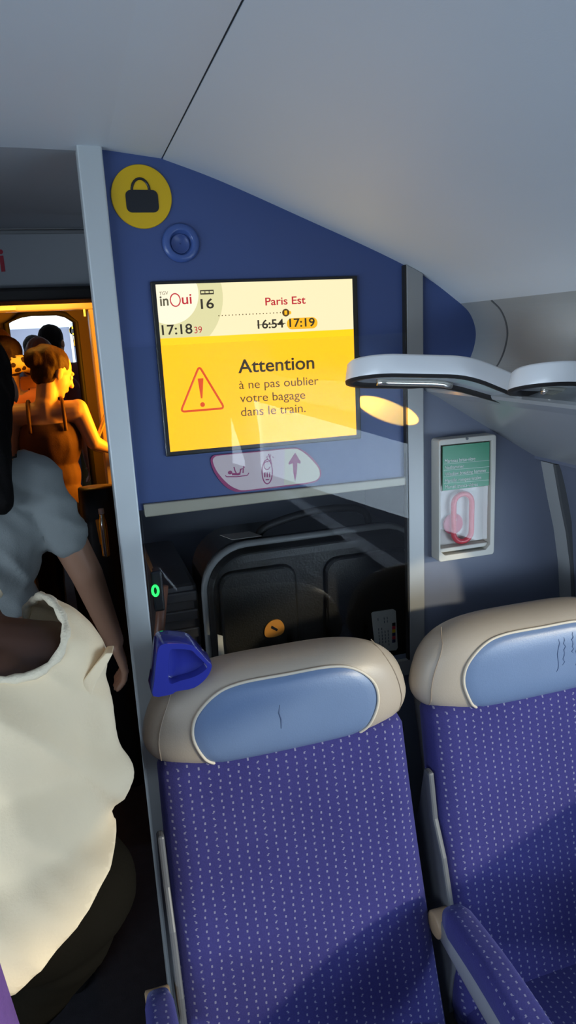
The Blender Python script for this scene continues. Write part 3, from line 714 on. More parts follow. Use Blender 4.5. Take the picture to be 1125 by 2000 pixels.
# ------------------------------------------------------------------ seats
def sup(t, a, b, n): 
    c, s = math.cos(t), math.sin(t)
    return (a * math.copysign(abs(c) ** (2 / n), c), b * math.copysign(abs(s) ** (2 / n), s))
def make_seat(label, loc, handle=True, arm_side=1, rz=0, w=.445):
    """origin on the floor under the middle of the headrest front; the seat faces -y"""
    root = thing('train_seat', label, 'seat', loc, rz, 'blue saloon seats')
    # backrest, reclined: y of its middle falls towards the sitter with depth
    bm = B(); rings = []
    for k in range(29):
        z = .40 + (.962 - .40) * k / 28
        yc = .052 - (.990 - z) * .26 + .012 * math.sin((z - .4) * 5)
        hw = w / 2 + .012 * (1 - (z - .4) / .59); th = .052
        if k == 28: hw *= .96; th *= .8
        ring = []
        for j in range(48):
            x, y = sup(2 * math.pi * j / 48, hw, th, 3.4)
            if y < 0: y += .010 * (1 - (x / hw) ** 2) * 1 - .004 * math.exp(-((abs(x) - hw * .84) / .02) ** 2)
            ring.append((x, yc + y, z))
        rings.append(ring)
    loft(bm, rings); obj('backrest', bm, FAB, root, smooth=True)
    # hard back shell
    bm = B(); rings = []
    for k in range(12):
        z = .36 + .59 * k / 11; yc = .115 - (.990 - z) * .26
        rings.append([(x, yc + y, z) for x, y in (sup(2 * math.pi * j / 32, w / 2 - .012, .035, 3.5) for j in range(32))])
    loft(bm, rings); obj('back_shell', bm, GREYP, root, smooth=True)
    # headrest pillow
    a, b, zc = w / 2 + .020, .091, 1.022; n = 3.8; T = .066; yc = .060
    tap = lambda z: 1 - .20 * max(0, (z - zc + .03) / .12) ** 1.6
    def s_at(x, z): return ((abs(x) / (a * tap(z))) ** n + (abs(z - zc) / b) ** n) ** (1 / n)
    def front(x, z): 
        s = min(1, s_at(x, z)); return yc - T * max(0, 1 - s ** 4.2) ** .5 - .010 * (z - zc) / b * 0
    bm = B(); NA, NR = 96, 18
    def rings_half(sign):
        out = []
        for i in range(1, NR + 1):
            f = math.sin(i / NR * math.pi / 2)
            ring = []
            for j in range(NA):
                t = 2 * math.pi * j / NA; X, Z = sup(t, 1, 1, n); z = zc + Z * b * f; x = X * a * f * tap(z)
                ring.append((x, yc + sign * T * (.9 if sign > 0 else 1) * max(0, 1 - f ** 4.2) ** .5, z))
            out.append(ring)
        return out
    fr, bk = rings_half(-1), rings_half(1)
    loft(bm, fr + bk[::-1][1:]); obj('headrest', bm, LEATHER, root, smooth=True)
    # pale blue leather centre, a thin pad that follows the pillow
    iz1, iz0, ia = zc + .068, zc - .086, .164
    ctrl = [(-.118, iz0), (-.129, zc - .074), (-.148, zc - .054), (-ia, zc - .012), (-ia + .008, zc + .026), (-ia + .040, zc + .056), (-.08, iz1), (0, iz1 + .001), (.08, iz1), (ia - .040, zc + .056), (ia - .008, zc + .026), (ia, zc - .012), (.148, zc - .054), (.129, zc - .074), (.118, iz0)]
    oc = [(p.x, p.y) for p in open_spline([Vector((x, z, 0)) for x, z in ctrl], 6)]
    full = oc + [(oc[-1][0] + (oc[0][0] - oc[-1][0]) * k / 24, iz0) for k in range(1, 24)]
    c0 = (0, zc - .01); bm = B(); rr = []
    for i in range(1, 15):
        f = i / 14; rr.append([((c0[0] + (x - c0[0]) * f), front(c0[0] + (x - c0[0]) * f, c0[1] + (z - c0[1]) * f) - (.0022 if i < 14 else -.0006), c0[1] + (z - c0[1]) * f) for x, z in full])
    R_ = [[bm.verts.new(p) for p in r] for r in rr]; m_ = len(full)
    cv = bm.verts.new((c0[0], front(*c0) - .0022, c0[1]))
    for i in range(m_): bm.faces.new((cv, R_[0][i], R_[0][(i + 1) % m_]))
    for p_, q_ in zip(R_, R_[1:]):
        for i in range(m_): bm.faces.new((p_[i], p_[(i + 1) % m_], q_[(i + 1) % m_], q_[i]))
    pad = obj('headrest_pad', bm, LEATHERB, root, smooth=True)
    pad['label'] = 'pale blue leather panel'
    # creases in the leather
    tube_pts = [(x, front(x, z) - .0018, z) for x, z in oc]
    end = oc[-1]; e0 = oc[0]
    flare = lambda s: [(s * (.118 - .028 * k / 4), front(.118 - .028 * k / 4, iz0 - .002 * k / 4) - .0016, iz0 - .003 * k / 4) for k in range(1, 5)]
    obj('piping', tube(B(), flare(-1)[::-1] + tube_pts + flare(1), .0026, 8), PIPING, root, smooth=True)
    # side seams
    for s in (-1, 1):
        bm = B(); P = []
        for k in range(17):
            z = zc - .080 + .158 * k / 16; x = s * a * tap(z) * (.905 - .03 * ((z - zc) / b) ** 2); P.append((x, front(x, z) - .0006, z))
        tube(bm, P, .0011, 6)
        obj('seam', bm, mat('seam_brown', (.30, .24, .18), .6), root)
    # seat cushion and foot
    bm = B(); rings = []
    for k in range(15):
        y = -.60 + .52 * k / 14; t = k / 14; ed = .85 + .15 * min(1, t * 5)
        rings.append([(x * ed, y, .405 - .02 * t + z * (ed - .1 * (1 - min(1, t * 6)))) for x, z in (sup(2 * math.pi * j / 40, w / 2 + .005, .065, 3.4) for j in range(40))])
    loft(bm, rings); obj('seat_cushion', bm, FABA, root, smooth=True)
    obj('seat_frame', box(B(), -w / 2 + .02, w / 2 - .02, -.55, .02, .27, .345), GREYP, root, bevel=.01)
    obj('foot', box(B(), -.06, .06, -.40, -.10, 0, .275), GREYP, root, bevel=.01)
    # grey side plates beside the backrest
    for s in (-1,):
        prof = [(.015, .845), (-.005, .845), (-.014, .80), (-.022, .76), (-.055, .70), (-.088, .60), (-.095, .50), (-.085, .38), (.05, .38), (.05, .70)]
        bm = B(); prism(bm, [Vector((s * (w / 2 + .004), y, z)) for y, z in prof], (s * .012, 0, 0))
        obj('side_plate', bm, GREYP, root, bevel=.004)
    if handle:
        hd = None
        P_ = [(-.5, 0)]
    return root, front, zc, a
SEATY = 1.058
s1, front1, zc1, a1 = make_seat('blue patterned train seat nearest the aisle, with a glossy blue grab handle', (.290, SEATY, .0), arm_side=-1)
s2, front2, zc2, a2 = make_seat('blue patterned train seat by the window, at the right edge', (.787, SEATY, .0))
# creases: raised lines, the folds' shade put into a darker blue
bm = B()
def crease(fr, pts, off=.0016): return [(x, fr(x, z) - off, z) for x, z in pts]
tube(bm, crease(front1, [(-.017, zc1 + .022), (-.019, zc1 + .008), (-.016, zc1 - .004), (-.017, zc1 - .022)], .0022), [.0005, .0015, .0014, .0005], 6)
obj('crease', bm, mat('leather_crease_shade', (.085, .13, .24), .5), s1, smooth=True)
bm = B()
for x, z0, z1, k in ((.030, .044, -.022, 1.3), (.043, .046, -.010, 2.9), (.062, .052, .010, 4.2), (.072, .050, -.016, 5.3), (.084, .05, .0, .4)):
    tube(bm, crease(front2, [(x + .0022 * math.sin(i * .9 * k) + .0022 * noise.noise(Vector((i * .7, k * 3, 0))), zc2 + z0 + (z1 - z0) * i / 9) for i in range(10)], .0022), [.0004] + [.0011] * 8 + [.0004], 6)
obj('crease', bm, mat('leather_crease_shade', (.085, .13, .24), .5), s2, smooth=True)

# grab handle on the aisle corner of the nearer seat
def grab_handle(root):
    # outline in the plane of the seat back (x, z) local to the seat
    def pl(px, py): p = at(px, py, 1.06); return (p.x - root.location.x, p.z)
    o2 = [pl(*q) for q in ((298, 1362), (300, 1330), (305, 1280), (310, 1262), (322, 1256), (345, 1255), (374, 1259), (388, 1270), (408, 1292), (416, 1302), (405, 1325), (380, 1345), (345, 1352), (334, 1358))]
    P = smooth_pts([Vector((x, z, 0)) for x, z in o2], 3)
    c = sum(P, Vector()) / len(P)
    def ring(f, y): return [(c.x + (p.x - c.x) * f, y, c.y + (p.y - c.y) * f) for p in P]
    bm = B()
    hole = [Vector((*pl(*q), 0)) for q in ((331, 1335), (329, 1300), (332, 1272), (340, 1268), (372, 1270), (384, 1280), (404, 1300), (400, 1310), (380, 1322), (352, 1330))]
    H = smooth_pts(hole, 3)
    # front: rolled outer edge, then a dished pocket
    hc = sum(H, Vector()) / len(H); n = len(P)
    Hn = []
    for p in P:
        d = (p - c); best = min(H, key=lambda h: -((h - c).normalized().dot(d.normalized()))); Hn.append(best)
    Hm = [hc + (h - hc) * .92 for h in Hn]; Hd = [hc + (h - hc) * .55 for h in Hn]
    rings = [ring(.93, .062), ring(1.0, .050), ring(1.0, .014), ring(.985, .005), ring(.965, .002), [(h.x, .0025, h.y) for h in Hn], [(h.x * .97 + hc.x * .03, .005, h.y * .97 + hc.y * .03) for h in Hn], [(h.x, .020, h.y) for h in Hm], [(h.x, .023, h.y) for h in Hd]]
    loft(bm, rings)
    o = obj('grab_handle', bm, CAPBLUE, root, smooth=True); o.data.set_sharp_from_angle(angle=math.radians(42)); o['label'] = 'glossy blue plastic grab handle'
    return o
grab_handle(s1)

# armrests: things that swing on the seat side
def armrest(label, x, z, y0, y1, drop, w_=.048):
    root = thing('armrest', label, 'armrest', (x, 0, 0), group='padded armrests')
    bm = B(); rings = []
    for k in range(19):
        f = k / 18; y = y1 + (y0 - y1) * f; zz = z - drop * f + .010 * math.sin(f * math.pi * 1.6)
        ww = w_ / 2 * (.92 + .22 * math.sin(min(1, f * 1.1) * math.pi * .6)); hh = .030
        if k in (0, 18): ww *= .82; hh *= .75
        rings.append([(xx, y, zz + q) for xx, q in (sup(2 * math.pi * j / 28, ww, hh, 3.2) for j in range(28))])
    loft(bm, rings); obj('pad', bm, FABA, root, smooth=True)
    bm = B(); rings = []
    for k in range(11):
        f = k / 10; y = y1 + .012 + (y0 + .02 - y1) * f; zz = z - .040 - drop * f - .015 * math.sin(f * math.pi)
        rings.append([(xx, y, zz + q) for xx, q in (sup(2 * math.pi * j / 20, w_ * .36, .026, 3) for j in range(20))])
    loft(bm, rings); obj('arm_frame', bm, mat('arm_grey', (.27, .28, .31), .4), root, smooth=True)
    bm = B(); lathe(bm, [(.02, -w_ * .42), (.024, -w_ * .38), (.024, w_ * .38), (.02, w_ * .42)], 24, origin=(0, y1 + .028, z - .038), axis='X')
    obj('hinge', bm, mat('hinge_tan', (.36, .25, .15), .5), root, smooth=True)
    return root
armrest('padded blue patterned armrest between the two seats', .538, .632, .50, .945, .015, .054)
armrest('padded blue patterned armrest on the aisle side of the nearer seat', .022, .638, .55, .945, .015, .048)

# ------------------------------------------------------------------ luggage behind the glass
case = thing('suitcase', 'black hard shell suitcase with orange sticker behind the glass pane', 'suitcase', (0, 0, 0))
cy0, cy1 = 1.425, 1.66; cx0, cx1, cz0, cz1 = .228, .735, .765, 1.208
def ringc(ins, y, r=.095): return [(x, y, z) for x, z in rrect(cx0 + ins, cx1 - ins, cz0 + ins, cz1 - ins, max(.01, r - ins), 8)]
bm = B(); loft(bm, [ringc(.030, cy0), ringc(.012, cy0 + .004), ringc(.003, cy0 + .016), ringc(0, cy0 + .035), ringc(0, cy1 - .03), ringc(.02, cy1)])
obj('shell', bm, SHELL, case, smooth=False, bevel=.004)
bm = B(); tube(bm, [Vector(p) for p in ringc(-.002, cy0 + .026)], .0085, 8, closed=True); obj('zip_edge', bm, CASEGREY, case, smooth=True)
bm = B(); tube(bm, [Vector(p) for p in ringc(-.001, cy0 + .055)], .004, 8, closed=True); obj('zip_edge', bm, RUBBER, case, smooth=True)
# raised lobes of the shell
for a_, b_ in ((.25, .425), (.485, .70)):
    bm = B(); P = rrect(a_, b_, .80, 1.165, .035, 6)
    cxx, czz = (a_ + b_) / 2, .98
    loft(bm, [[(x, cy0 + .004, z) for x, z in P], [(cxx + (x - cxx) * .97, cy0 - .006, czz + (z - czz) * .98) for x, z in P], [(cxx + (x - cxx) * .92, cy0 - .009, czz + (z - czz) * .95) for x, z in P]])
    obj('shell_lobe', bm, SHELL, case, bevel=.003)
for x in (.40, .49, .58):
    bm = B(); loft(bm, [[(x + q * math.cos(t), cy0 - .010 + y, z + q * math.sin(t) * 0) for t in (0, 1.57, 3.14)] for q, y, z in ((.001, .004, .80), (.006, .0, .84), (.006, -.0, 1.0), (.001, .004, 1.05))])
    obj('rib', bm, SHELL, case)
P = open_spline([(.36, 1.50, 1.204), (.375, 1.50, 1.226), (.42, 1.50, 1.240), (.50, 1.50, 1.252), (.58, 1.50, 1.250), (.62, 1.50, 1.236), (.63, 1.50, 1.204)], 5)
obj('carry_handle', tube(B(), P, .009, 8), RUBBER, case, smooth=True)
def csheet(name, pxs, m, Y=cy0 - .012): 
    p = [at(*q, Y) for q in pxs]; bm = B(); prism(bm, p, (0, .003, 0)); return obj(name, bm, m, case)
st = [(p.x, p.y) for p in smooth_pts([Vector((x, y, 0)) for x, y in ((517, 1240), (519, 1225), (530, 1213), (546, 1211), (555, 1222), (553, 1236), (540, 1243), (524, 1245))], 4)]
s_ = csheet('sticker', st, ORANGE); s_['label'] = 'orange drop shaped sticker'
csheet('sticker_slot', [(531, 1222), (543, 1229), (541, 1233), (529, 1227)], BLACK, cy0 - .0125)
lb = csheet('address_label', [(726, 1199), (729, 1196), (768, 1190), (773, 1193), (777, 1265), (774, 1270), (738, 1273), (734, 1270)], PAPER); lb['label'] = 'white printed luggage label'
INK = mat('ink_grey', (.10, .10, .12), .6)
bm = B()
for k in range(4):
    a_, b_ = at(742 + k * 6, 1264 - k, cy0 - .0125), at(738 + k * 6, 1206 - k, cy0 - .0125)
    for j in range(9):
        if random.random() < .8:
            p, q_ = a_.lerp(b_, j / 9), a_.lerp(b_, (j + .72) / 9); prism(bm, [p + Vector((-.0008, 0, 0)), p + Vector((.0008, 0, 0)), q_ + Vector((.0008, 0, 0)), q_ + Vector((-.0008, 0, 0))], (0, .0004, 0))
obj('handwriting', bm, INK, lb)
for k, m in enumerate((BLACK, HAMMER, YELLOW, NAVY, HAMMER, NAVY)):
    p, q_ = at(766, 1217 + k * 6.5, cy0 - .0127), at(772.5, 1222 + k * 6.5, cy0 - .0127)
    obj('flag_print', box(B(), p.x, q_.x, p.y, p.y + .0005, q_.z, p.z), m, lb)
csheet('side_label', [(425, 1240), (446, 1245), (450, 1290), (428, 1290)], PAPER, cy0 - .004)
p = [at(*q, 1.47) for q in ((438, 1050), (497, 1040), (512, 1056), (455, 1070))]
bm = B(); prism(bm, [Vector((q.x, 1.47 + .05 * (i in (0, 1)), 1.2175)) for i, q in enumerate(p)], (0, 0, .001)); tagp = obj('paper_tag', bm, PAPER); tag(tagp, 'white paper baggage tag lying on top of the black suitcase', 'tag')
# ridged case behind it
rc = thing('suitcase', 'dark ridged suitcase further back at the left of the luggage bay', 'suitcase', (0, 0, 0))
bm = B(); x0, x1 = .125, .215; rings = []
obj('shell', box(B(), x0, x1, 1.47, 1.86, .765, 1.13), mat('ridged_shell', (.035, .032, .034), .45), rc, bevel=.012)
for k in range(8):
    z = .80 + .042 * k; obj('ridge', box(B(), x0 + .004, x1 - .004, 1.462, 1.472, z, z + .024), mat('ridged_shell', (.035, .032, .034), .45), rc, bevel=.004)
# control pod with green lamp and a brown post
pod = thing('door_button', 'black door button pod with a green lit ring behind the glass', 'button', (0, 0, 0))
c = at(302, 1150, 1.345)
obj('pod', box(B(), .107, .128, 1.335, 1.362, c.z - .045, c.z + .038), BLACK, pod, bevel=.004)
obj('lit_ring', tube(B(), [(c.x + .0055 * math.cos(t), 1.333, c.z + .010 * math.sin(t)) for t in [2 * math.pi * k / 24 for k in range(24)]], .0025, 8, closed=True), LED, pod, smooth=True)
a_, b_ = at(322, 1152, 1.36), at(309, 1262, 1.36)
post = obj('handle_post', tube(B(), [(a_.x, 1.385, a_.z), (b_.x + .004, 1.385, b_.z), (b_.x, 1.385, .765)], .0105, 12), mat('post_brown', (.22, .09, .055), .45), smooth=True)
tag(post, 'reddish brown upright post beside the green lit button in the luggage bay', 'post')

# ------------------------------------------------------------------ people
def capsule(bm, p0, p1, r0, r1, n=14):
    p0, p1 = Vector(p0), Vector(p1); t = (p1 - p0); L = t.length
    if L < 1e-5: return sphere(bm, p0, r0)
    t /= L; a = t.cross(Vector((0, 0, 1)))
    if a.length < .1: a = t.cross(Vector((1, 0, 0)))
    a.normalize(); b = t.cross(a); rings = []
    for k in range(5):
        f = math.radians(-88 + 88 * k / 4); rings.append((p0 + t * r0 * math.sin(f), r0 * math.cos(f)))
    for k in range(5):
        f = math.radians(88 * k / 4); rings.append((p1 + t * r1 * math.sin(f), r1 * math.cos(f)))
    return loft(bm, [[c + (a * math.cos(2 * math.pi * j / n) + b * math.sin(2 * math.pi * j / n)) * r for j in range(n)] for c, r in rings])
def fuse(name, prims, m, parent, voxel=.008, smooth=4, grow=0, fold=None, cuts=(), bools=()):
    """one continuous surface grown over capsules and ellipsoids"""
    bm = B()
    for p in prims:
        if p[0] == 'c': capsule(bm, p[1], p[2], p[3] + grow, p[4] + grow)
        else: sphere(bm, p[1], Vector(p[2]) + Vector((grow,) * 3), 20, 14, p[3] if len(p) > 3 else None)
    bmesh.ops.recalc_face_normals(bm, faces=bm.faces)
    me = bpy.data.meshes.new('t'); bm.to_mesh(me); bm.free(); t = bpy.data.objects.new('t', me); COL.objects.link(t)
    r = t.modifiers.new('r', 'REMESH'); r.mode = 'VOXEL'; r.voxel_size = voxel
    s = t.modifiers.new('s', 'SMOOTH'); s.iterations = smooth; s.factor = .5
    dg = bpy.context.evaluated_depsgraph_get(); out = bpy.data.meshes.new_from_object(t.evaluated_get(dg)); bpy.data.objects.remove(t)
    bm = B(); bm.from_mesh(out)
    if fold:
        amp, fx, fy, fz = fold[:4]; bm.normal_update()
        for v in bm.verts:
            c = v.co.copy()
            if len(fold) > 4: c = Vector(((c.x + c.z) * .7, c.y, (c.z - c.x) * .7))
            k = noise.noise(Vector((c.x * fx, c.y * fy, c.z * fz))) + .5 * noise.noise(Vector((c.x * fx * 2.1 + 5, c.y * fy * 2.1, c.z * fz * 2.1)))
            if len(fold) > 4: k = .55 - 2.2 * abs(noise.noise(Vector((c.x * fx, c.y * fy, c.z * fz)))) + .35 * k
            v.co = v.co + v.normal * amp * k
    for co, no in cuts:
        g = bmesh.ops.bisect_plane(bm, geom=bm.verts[:] + bm.edges[:] + bm.faces[:], plane_co=co, plane_no=no, clear_outer=True)
        ed = [e for e in g['geom_cut'] if isinstance(e, bmesh.types.BMEdge)]
        if ed: bmesh.ops.holes_fill(bm, edges=ed, sides=0)
    for ce, ra, rot in bools:                # neckline: pull the cloth open where an ellipsoid passes
        inv = rot.inverted(); kill = []
        for f in bm.faces:
            q = inv @ (f.calc_center_median() - Vector(ce))
            if (q.x / ra[0]) ** 2 + (q.y / ra[1]) ** 2 + (q.z / ra[2]) ** 2 < 1: kill.append(f)
        bmesh.ops.delete(bm, geom=kill, context='FACES')
    out2 = bpy.data.meshes.new(name); bm.to_mesh(out2); bm.free()
    return link(name, out2, m, parent, smooth=True)
def R3(yaw=0, pitch=0, roll=0):
    return (Matrix.Rotation(math.radians(yaw), 3, 'Z') @ Matrix.Rotation(math.radians(pitch), 3, 'X') @ Matrix.Rotation(math.radians(roll), 3, 'Y'))
def hand(prims, wrist, dirv, side, s, curl=.5, palm_n=None):
    """palm, four unequal bent fingers and a thumb leaving the side of the palm"""
    d = Vector(dirv).normalized(); nrm = Vector(palm_n or (-side, 0, 0)); nrm = (nrm - d * nrm.dot(d)).normalized(); lat = d.cross(nrm).normalized()
    w0 = Vector(wrist); c = w0 + d * .045 * s
    for k in (-1.5, -.5, .5, 1.5):
        b = w0 + d * .012 * s + lat * k * .013 * s; e = w0 + d * .085 * s + lat * k * .019 * s
        prims.append(('c', b, e, .014 * s, .0105 * s))
        L = {-1.5: .062, -.5: .074, .5: .078, 1.5: .068}[k] * s
        d1 = (d + nrm * curl * .6).normalized(); d2_ = (d + nrm * curl * 1.6).normalized()
        m_ = e + d1 * L * .5; prims.append(('c', e, m_, .0098 * s, .009 * s)); prims.append(('c', m_, m_ + d2_ * L * .5, .009 * s, .0075 * s))
    b = w0 + d * .025 * s + lat * .026 * s
    t1 = b + (d * .6 + lat * .75 + nrm * .25).normalized() * .04 * s; t2 = t1 + (d * .95 + lat * .2 + nrm * .35).normalized() * .032 * s
    prims.append(('c', b, t1, .0135 * s, .011 * s)); prims.append(('c', t1, t2, .0105 * s, .008 * s))
def person(label, loc, H, rz=0, skin=SKIN, hair=HAIRB, hairstyle='short', top_m=TSHIRT, leg_m=DENIM, head_rot=(0, 0, 0), joints={}, sleeve=.55, shorts=False,
           voxel=.009, straps=False, build=1.0, fold=(.004, 14, 14, 8), tophem=.52, g=.013, curlR=.5, neck_open=True, cut2=None):
    s = H / 1.7
    root = thing('person', label, 'person', loc, math.radians(rz))
    J = dict(pelvis=(0, 0, .93), waist=(0, .005, 1.06), chest=(0, 0, 1.24), neck=(0, -.012, 1.43), head=(0, .02, 1.585),
             shR=(.165, -.005, 1.385), shL=(-.165, -.005, 1.385), elR=(.215, -.02, 1.10), elL=(-.215, -.02, 1.10), wrR=(.225, .05, .86), wrL=(-.225, .05, .86),
             hipR=(.085, 0, .90), hipL=(-.085, 0, .90), knR=(.09, .02, .49), knL=(-.09, .02, .49), anR=(.09, -.01, .09), anL=(-.09, -.01, .09))
    J = {k: Vector(v) * s for k, v in J.items()}
    for k, v in joints.items(): J[k] = Vector(v)
    b = build * s; HR = R3(*head_rot); hc = J['head']
    def torso(g=0): return [('e', J['pelvis'] + Vector((0, -.01 * s, 0)), (.150 * b + g, .115 * b + g, .12 * s)), ('e', J['waist'], (.125 * b + g, .095 * b + g, .15 * s)), ('e', J['chest'], (.150 * b + g, .108 * b + g, .17 * s)),
            ('c', J['shR'] * .92 + J['chest'] * .08, J['shL'] * .92 + J['chest'] * .08, .060 * b + g, .060 * b + g), ('c', J['chest'], J['neck'], .095 * b + g, .058 * b)]
    pr = torso()
    pr += [('c', J['neck'] - Vector((0, 0, .03)) * s, hc - HR @ Vector((0, .02, .05)) * s, .056 * s, .052 * s)]
    for S in 'RL':
        sd = 1 if S == 'R' else -1
        pr += [('c', J['sh' + S], J['el' + S], .050 * b, .040 * b), ('c', J['el' + S], J['wr' + S], .040 * b, .026 * b)]
        pr += [('c', J['hip' + S], J['kn' + S], .085 * b, .056 * b), ('c', J['kn' + S], J['an' + S], .055 * b, .037 * b)]
        pr += [('c', J['an' + S] + Vector((0, -.02, -.03)) * s, J['an' + S] + Vector((sd * .02, .13, -.055)) * s, .035 * s, .026 * s)]
        hand(pr, J['wr' + S], J['wr' + S] - J['el' + S], sd, s, curlR)
    h = lambda *v: hc + HR @ (Vector(v) * s)
    pr += [('e', h(0, -.008, .03), Vector((.074, .094, .085)) * s, HR), ('e', h(0, .03, -.03), Vector((.060, .068, .085)) * s, HR), ('e', h(0, .048, -.082), Vector((.040, .040, .032)) * s, HR),
           ('e', h(0, .078, -.100), Vector((.017, .014, .014)) * s, HR), ('c', h(0, .097, .005), h(0, .116, -.034), .009 * s, .0125 * s), ('c', h(-.034, .084, .020), h(.034, .084, .020), .012 * s, .012 * s),
           ('e', h(0, .094, -.060), Vector((.021, .010, .006)) * s, HR), ('e', h(0, .092, -.070), Vector((.018, .010, .007)) * s, HR),
           ('e', h(.075, -.002, -.012), Vector((.010, .020, .032)) * s, HR), ('e', h(-.075, -.002, -.012), Vector((.010, .020, .032)) * s, HR)]
    obj_b = fuse('body', pr, skin, root, min(voxel, .006) if voxel < .008 else voxel, 3)
    for e in (-1, 1):
        bm = B(); sphere(bm, h(.031 * e, .081, .0), .0135 * s, 14, 10)
        o = obj('eye', bm, [EYEW, EYEB], root, smooth=True)
        fw = HR @ Vector((0, 1, 0)); cc_ = h(.031 * e, .081, .0)
        for p in o.data.polygons:
            if (Vector(p.center) - cc_).normalized().dot(fw) > .86: p.material_index = 1
    hp_ = [('e', h(0, -.022, .042), Vector((.083, .094, .086)) * s, HR), ('e', h(0, -.045, -.01), Vector((.076, .068, .080)) * s, HR)]
    if hairstyle == 'long': hp_ += [('c', h(.0, -.062, -.02), h(-.02, -.075, -.14), .068 * s, .058 * s), ('c', h(.0, -.075, -.06), h(-.012, -.10, -.25), .050 * s, .032 * s), ('c', h(-.05, -.075, -.06), h(-.07, -.10, -.27), .052 * s, .034 * s)]
    if hairstyle == 'bun': hp_ += [('e', h(0, -.115, .03), Vector((.058, .050, .055)) * s, HR), ('e', h(0, -.06, .05), Vector((.075, .07, .075)) * s, HR)]
    fuse('hair', hp_, hair, root, .007, 3, fold=(.004, 40, 40, 12))
    # clothes
    up = torso(g)
    if straps: up = [p for p in up[:3]]
    else:
        for S in 'RL':
            e = J['sh' + S].lerp(J['el' + S], sleeve); up.append(('c', J['sh' + S], e, .062 * b, (.060 if cut2 else .053) * b))
    cuts = [(Vector((0, 0, tophem * H)), Vector((0, 0, -1)))]
    if cut2: cuts.append(cut2)
    if straps: cuts.append((J['shR'] * .5 + J['shL'] * .5 - Vector((0, 0, .055 * s)), Vector((0, -.1, 1))))
    bl = [] if (straps or not neck_open) else [(J['neck'] + Vector((0, 0, .015 * s)), (.105 * s, .105 * s, .048 * s), Matrix.Identity(3))]
    fuse('top', up, top_m, root, .009, 3, fold=fold, cuts=cuts, bools=bl)
    if straps:
        for sd in (-1, 1):
            bm = B(); x = sd * .085 * s; zt = J['shR'].z
            P = open_spline([(x * 1.0, -.105 * b, zt - .10 * s), (x, -.080 * b, zt - .02 * s), (x * .98, -.040 * b, zt + .042 * s), (x * .95, .03 * b, zt + .044 * s), (x, .095 * b, zt - .04 * s), (x, .115 * b, zt - .10 * s)], 5)
            tube(bm, [J['neck'] * 0 + p for p in P], .009, 8)
            obj('strap', bm, top_m, root, smooth=True)
    lg = [('e', J['pelvis'] + Vector((0, -.012 * s, -.01 * s)), (.155 * b + .006, .122 * b + .006, .115 * s))]
    if cut2: lg.append(('e', J['pelvis'].lerp(J['waist'], .4), (.142 * b, .107 * b, .09 * s)))
    for S in 'RL':
        kn = J['hip' + S].lerp(J['kn' + S], .55) if shorts else J['kn' + S]
        lg.append(('c', J['hip' + S], kn, .096 * b, .080 * b if shorts else .068 * b))
        if not shorts: lg.append(('c', J['kn' + S], J['an' + S], .068 * b, .056 * b))
    cutz = J['hipR'].lerp(J['knR'], .55).z if shorts else .07 * s
    fuse('shorts' if shorts else 'trousers', lg, leg_m, root, .010, 3, fold=(.003, 12, 12, 10), cuts=[(Vector((0, 0, cutz)), Vector((0, 0, -1)))])
    for S in 'RL':
        a = J['an' + S]; sd = 1 if S == 'R' else -1
        bm = B(); rings = []
        for k in range(11):
            f = k / 10; y = a.y + (-.075 + .26 * f) * s; ww = (.030 + .017 * math.sin(f * math.pi * .9 + .4)) * s * (.55 if k in (0, 10) else 1); hh = (.085 - .055 * f ** .7) * s * (.7 if k in (0, 10) else 1)
            rings.append([(a.x + sd * .02 * f * s + x, y, max(0.001, .001 + (z + 1) * hh * .5 + 0)) for x, z in (sup(2 * math.pi * j / 20, ww, 1, 2.6) for j in range(20))])
        loft(bm, rings); obj('shoe', bm, SHOE, root, smooth=True)
    return root, J, s

# woman in the grey T-shirt walking away
pa, Ja, sa = person('person in grey T-shirt with long dark hair walking away down the aisle', (-.252, 1.72, 0), 1.67, 0, SKIN2, HAIRK, 'long', TSHIRT, DENIM, (8, -8, -4), shorts=False, voxel=.006,
    joints=dict(head=(.055, .02, 1.560), neck=(.022, -.012, 1.408), shR=(.150, -.005, 1.355), elR=(.238, .0, 1.11), wrR=(.285, .05, .905)), sleeve=.60, fold=(.011, 20, 9, 5, 1), build=.98, tophem=.63, curlR=.7)
# girl in the cream blouse close to the camera, bending forward
pb, Jb, sb = person('person in loose cream blouse and black trousers leaning forward in the aisle', (-.185, 1.02, 0), 1.50, 0, SKIN3, HAIRK, 'short', BLOUSE, TROUSER, (20, -25, 0), voxel=.006,
    joints=dict(neck=(-.02, .10, 1.295), head=(-.125, .19, 1.415), chest=(.0, .02, 1.09), waist=(.02, -.03, .96), pelvis=(.045, -.06, .885), shR=(.108, .05, 1.195), shL=(-.17, .09, 1.26), elR=(.158, -.01, 1.01), wrR=(.12, .14, .92),
                hipR=(.075, -.06, .82), hipL=(-.065, -.05, .82), knR=(-.06, .12, .48), knL=(-.15, .10, .48), anR=(-.05, .0, .09), anL=(-.20, .0, .09)),
    sleeve=.96, fold=(.013, 15, 7, 4, 1), build=1.08, tophem=.45, g=.032, neck_open=False, cut2=(Vector((-.02, 0, .785)), Vector((.62, -.1, -.78))))
for ch in pb.children:
    if ch.name.startswith('top'): pb_top = ch
